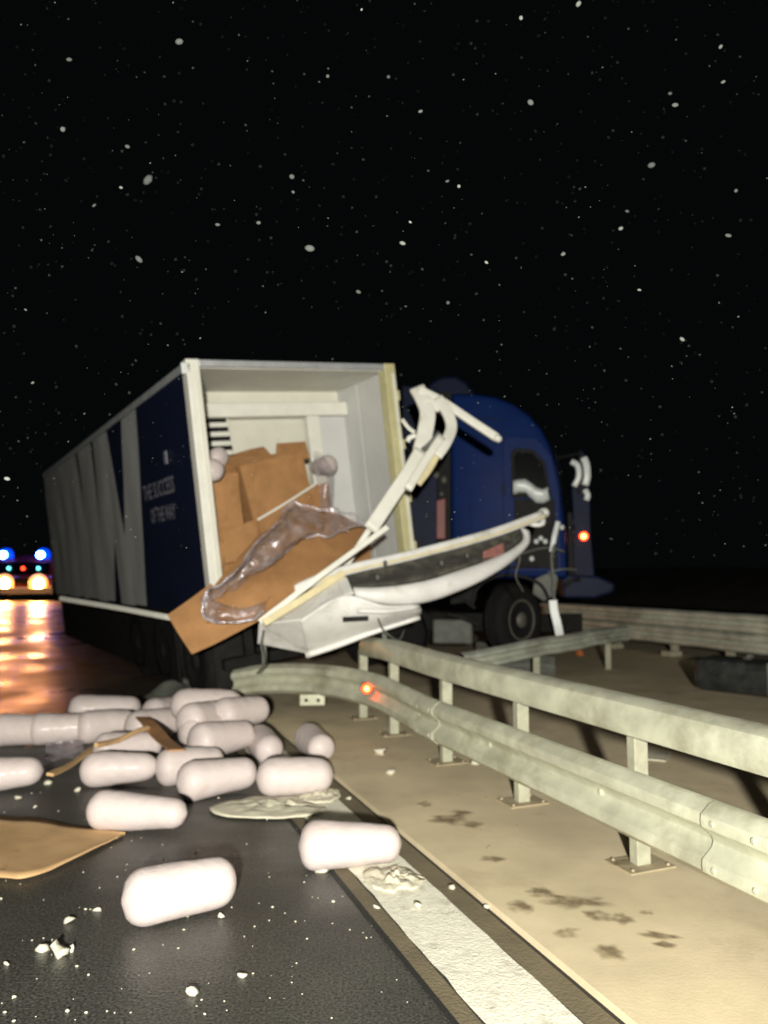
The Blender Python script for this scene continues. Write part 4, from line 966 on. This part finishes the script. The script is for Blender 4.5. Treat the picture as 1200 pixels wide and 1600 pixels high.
def slat(p0, p1, wd, th, z, m, label):
    a, c = aZ(*p0, z), aZ(*p1, z)
    d = (c - a).normalized(); sd = d.cross(UP)
    g = [[lerp(a, c, i / 6) + sd * wd * (j - .5) + UP * .012 * math.sin(i * 1.1 + j) for j in (0, 1)] for i in range(7)]
    return tag(MB().sheet(g, th).build('cardboard_strip', m), label, 'cardboard')
slat((222, 1122), (276, 1174), .11, .012, .26, 'card', 'narrow brown cardboard strip lying across the heaped white rolls')
slat((232, 1138), (150, 1166), .03, .03, .27, 'cardfloor', 'long thin brown strip edge-on, resting on a white roll')
slat((152, 1168), (78, 1212), .05, .02, .10, 'cardfloor', 'dirty brown strip reaching down to the asphalt between the rolls')
def paper(px, py, ax, ay, h, seed, label):
    c = aZ(px, py, .012); rx = abs(aZ(px + ax, py, 0).x - c.x); ry = (aZ(px, py - ay, 0) - aZ(px, py + ay, 0)).length / 2
    g = []; n, k = 36, 9
    for i in range(k + 1):
        r = .04 + .96 * i / k; row = []
        for j in range(n + 1):
            a = 2 * math.pi * (j % n) / n; q = V((math.cos(a), math.sin(a), 0))
            rr = r * (1 + .35 * nz(q, 1.7, seed)); row.append(V((c.x + rx * rr * q.x, c.y + ry * rr * q.y, .013 + h * abs(nz(q * r, 3.2, seed)) * (1.2 - r) + .01 * (1 - r))))
        g.append(row)
    return tag(MB().sheet(g, .005).build('crushed_paper', 'paper', None, True), label, 'paper')
paper(422, 1262, 86, 17, .07, 5, 'crushed pale paper lying under the rolls beside the white line')
paper(500, 1243, 30, 13, .07, 6, 'small crushed pale paper on the white line by the roll end')
paper(614, 1374, 42, 20, .06, 8, 'torn pale paper on the white line in front of the roll')
floor_sheet('clear_bag', [(72, 1162), (128, 1158), (132, 1188), (70, 1196)], 'film', 'flattened clear plastic bag lying on the asphalt between the rolls', 'plastic film', z=.02, amp=.10, seed=9)
floor_sheet('litter_scrap', [(995, 1172), (1050, 1176), (1040, 1190), (1005, 1186)], 'paper', 'pale scrap of paper on the median behind the guardrail post', 'paper', z=MZ + .01, amp=.03, seed=11)
for px, py, s_, m, lab in ((905, 1024, .09, 'orange', 'orange broken lens lying in front of the torn rail'), (845, 1040, .06, 'redpl', 'red plastic shard lying by the torn rail'), (1172, 1026, .05, 'mirror', 'white broken lump lying on top beside the tank')):
    z = MZ if 'top' not in lab else MZ
    p = aZ(px, py, z); b = MB(); b.ball(p + UP * s_ * .5, s_, s_ * .8, s_ * .6, 7)
    b.v = [v + V((nz(v, 14), nz(v, 14, 3), nz(v, 14, 5))) * s_ * .6 for v in b.v]
    if 'top' in lab: lab = 'white broken lump lying behind the black tank'
    tag(b.build('broken_shard', m), lab, 'debris')
# crumbs: the larger ones one by one, the finest as one object
def crumb_mesh(b, p, r, seed, flat=.6):
    k = len(b.v); b.ball(p + UP * r * flat * .6, r, r * .75, r * flat, 5)
    b.v[k:] = [v + V((nz(v, 30, seed), nz(v, 30, seed + 3), nz(v, 30, seed + 5))) * r * .8 for v in b.v[k:]]
big = [(90, 1494, 17), (66, 1486, 10), (112, 1486, 8), (300, 1554, 11), (376, 1527, 8), (106, 1441, 8), (152, 1424, 7), (503, 1362, 10), (705, 1388, 8), (652, 1418, 7),
       (595, 1178, 12), (610, 1210, 8), (745, 1193, 10), (346, 1435, 6), (10, 1508, 6), (545, 1250, 6), (75, 1225, 7), (760, 1418, 5), (588, 1420, 6), (30, 1248, 6), (120, 1236, 6), (55, 1262, 5)]
for i, (px, py, r) in enumerate(big):
    z = MZ if px > 560 and py < 1300 else .0
    if px > 640 and py > 1380: z = .01
    p = aZ(px, py, z); rr = r * p.length / FPX * .9
    b = MB(); crumb_mesh(b, p, rr, i)
    tag(b.build('pale_crumb', 'crumb', None, True), ('small pale crumb of broken cargo on the dark asphalt' if z == 0 else 'small pale crumb of broken cargo on the beige median' if z == MZ else 'small pale crumb of broken cargo on the worn white line'), 'crumb', 'pale crumbs scattered on the ground')
b = MB()
for i in range(240):
    px = random.uniform(-20, 640); py = random.uniform(1225, 1598) if random.random() < .8 else random.uniform(1120, 1230)
    p = aZ(px, py, 0)
    if p.dot(RR) > 1.2 or random.random() < .15: continue
    crumb_mesh(b, p, random.choice([.003, .004, .005, .007]) * random.uniform(.6, 1.2), i)
tag(b.build('fine_crumbs', 'crumb', None, True), 'fine pale crumbs sprinkled over the dark asphalt', 'crumbs', kind='stuff')
b = MB()
for i in range(90):
    p = rd(random.uniform(2.2, 9), random.uniform(1.75, 5.5), MZ); crumb_mesh(b, p, random.choice([.004, .006, .008]), i)
tag(b.build('grit', 'grit', None, True), 'brown grit scattered over the beige median', 'grit', kind='stuff')

# ================================================================== FIRE ENGINE on the wet road
YF = 44.0
def fp(px, py, back=0): return aY(px, py, YF + back)
fe = thing('fire_engine', V((fp(34, 900).x, YF + 3, 0)), 'emergency vehicle with orange headlights and blue beacons facing down the wet road', 'fire engine')
fx0, fx1 = fp(-22, 900).x, fp(88, 900).x; zc = .55
X1 = V((1, 0, 0)); Y1 = V((0, 1, 0))
prof = [(0, .55), (0, 1.35), (.12, 1.45), (.35, 2.35), (.55, 2.5), (2.1, 2.5), (2.1, 2.75), (6.8, 2.75), (6.8, .6)]
MB().prism([V((fx0 + .25, YF + a, z)) for a, z in prof], X1 * (fx1 - fx0 - .5)).build('body', 'fired', fe, bevel=.06)
MB().prism([V((fx0 + .45, YF + .13 - .02, 1.52)), V((fx1 - .45, YF + .13 - .02, 1.52)), V((fx1 - .55, YF + .33, 2.28)), V((fx0 + .55, YF + .33, 2.28))], V((0, -.03, .01))).build('windscreen', 'glassd', fe)
MB().box(V((fx0 + .15, YF - .18, .42)), X1 * (fx1 - fx0 - .3), Y1 * .2, UP * .38).build('bumper', 'plate', fe, bevel=.04)
MB().box(V((fx0 + 1.1, YF - .03, .95)), X1 * (fx1 - fx0 - 2.2), Y1 * .05, UP * .4).build('grille', 'blackpl', fe)
MB().box(V((fp(26, 0).x, YF - .20, .55)), X1 * .7, Y1 * .02, UP * .16).build('number_plate', 'plate', fe)
for px in (7, 60):
    hl = MB().lathe(fp(px, 912, -.02), -Y1, [(0, .56), (.05, .56), (.06, .40)], 24).build('headlight', 'headlens', fe, True)
    MB().lathe(fp(px, 912, -.07), -Y1, [(0, .30), (.03, .26), (.05, .05)], 20).build('bulb', 'head', hl, True)
for px in (10, 68):
    p = fp(px, 866, .6)
    be = MB().lathe(V((p.x, p.y, 2.5)), UP, [(0, .34), (.08, .40), (.36, .38), (.55, .26), (.62, .1)], 20).build('beacon', 'beacon', fe, True)
    MB().ball(V((p.x, p.y - .40, p.z - .05)), .23, .06, .2, 12).build('bulb', 'beaconhot', be, True)
for px, m in ((14, 'teal'), (60, 'teal'), (36, 'redlamp')):
    MB().lathe(fp(px, 888, .1), -Y1, [(0, .09), (.05, .08), (.07, .03)], 14).build('marker_light', m, fe, True)
for s in (fx0 + .45, fx1 - .45):
    for dy in (1.2, 5.2): wheel(V((s, YF + dy, .5)), X1, fe, .5, .3, out=1 if s > fx0 + 1 else -1)
for s in (fx0 + .1, fx1 - .1): MB().box(V((s - .1, YF + .1, 1.6)), X1 * .2, Y1 * .12, UP * .4).build('mirror', 'blackpl', fe, bevel=.02)

# ================================================================== SNOW in the air
def flake(b, p, r, seed):
    k = len(b.v); rot = Matrix.Rotation(random.uniform(-.9, .9), 3, 'Y'); b.ball(p, r * random.uniform(1, 1.7), r, r * random.uniform(.7, 1), 6, rot)
b1, b2 = MB(), MB()
for px, py, r, dim in [(231, 281, 11, 1), (629, 380, 6, 0), (814, 28, 6, 0), (904, 6, 7, 0), (657, 174, 4, 0), (717, 291, 5, 0), (699, 283, 4, 1), (340, 351, 5, 1), (404, 348, 5, 1), (829, 160, 8, 1),
        (1055, 164, 6, 1), (970, 357, 6, 0), (999, 453, 4, 0), (1066, 530, 6, 0), (98, 202, 7, 1), (199, 229, 5, 1), (189, 293, 4, 0), (456, 276, 7, 1), (458, 300, 5, 1), (641, 347, 3, 0), (760, 410, 4, 0),
        (880, 397, 6, 1), (1138, 368, 6, 1), (1150, 298, 5, 1), (217, 405, 10, 1), (484, 388, 9, 1), (512, 119, 5, 1), (565, 15, 4, 0), (147, 321, 4, 1), (700, 473, 5, 1), (40, 484, 4, 1), (560, 456, 5, 1),
        (11, 748, 6, 0), (51, 598, 3, 0), (1126, 73, 5, 1), (1130, 128, 5, 1), (607, 120, 5, 1), (108, 93, 6, 1), (1018, 258, 8, 1), (280, 65, 8, 1), (1047, 146, 5, 1), (980, 330, 4, 1)]:
    Y = random.uniform(1.6, 3.2); flake(b2 if dim else b1, aY(px, py, Y), r * Y / FPX * .6, px)
for i in range(1500):
    px, py = random.uniform(-100, 1300), random.uniform(-60, 870); Y = random.uniform(2.2, 7.0)
    flake(b2, aY(px, py, Y), random.choice([.35, .45, .6, .8, 1.2]) * Y / FPX, i)
tag(b1.build('falling_snow', 'flake', None, True), 'bright snowflakes falling through the black night air', 'snow', kind='stuff')
tag(b2.build('falling_snow', 'flakedim', None, True), 'faint thin snowflakes hanging in the black night air', 'snow', kind='stuff')
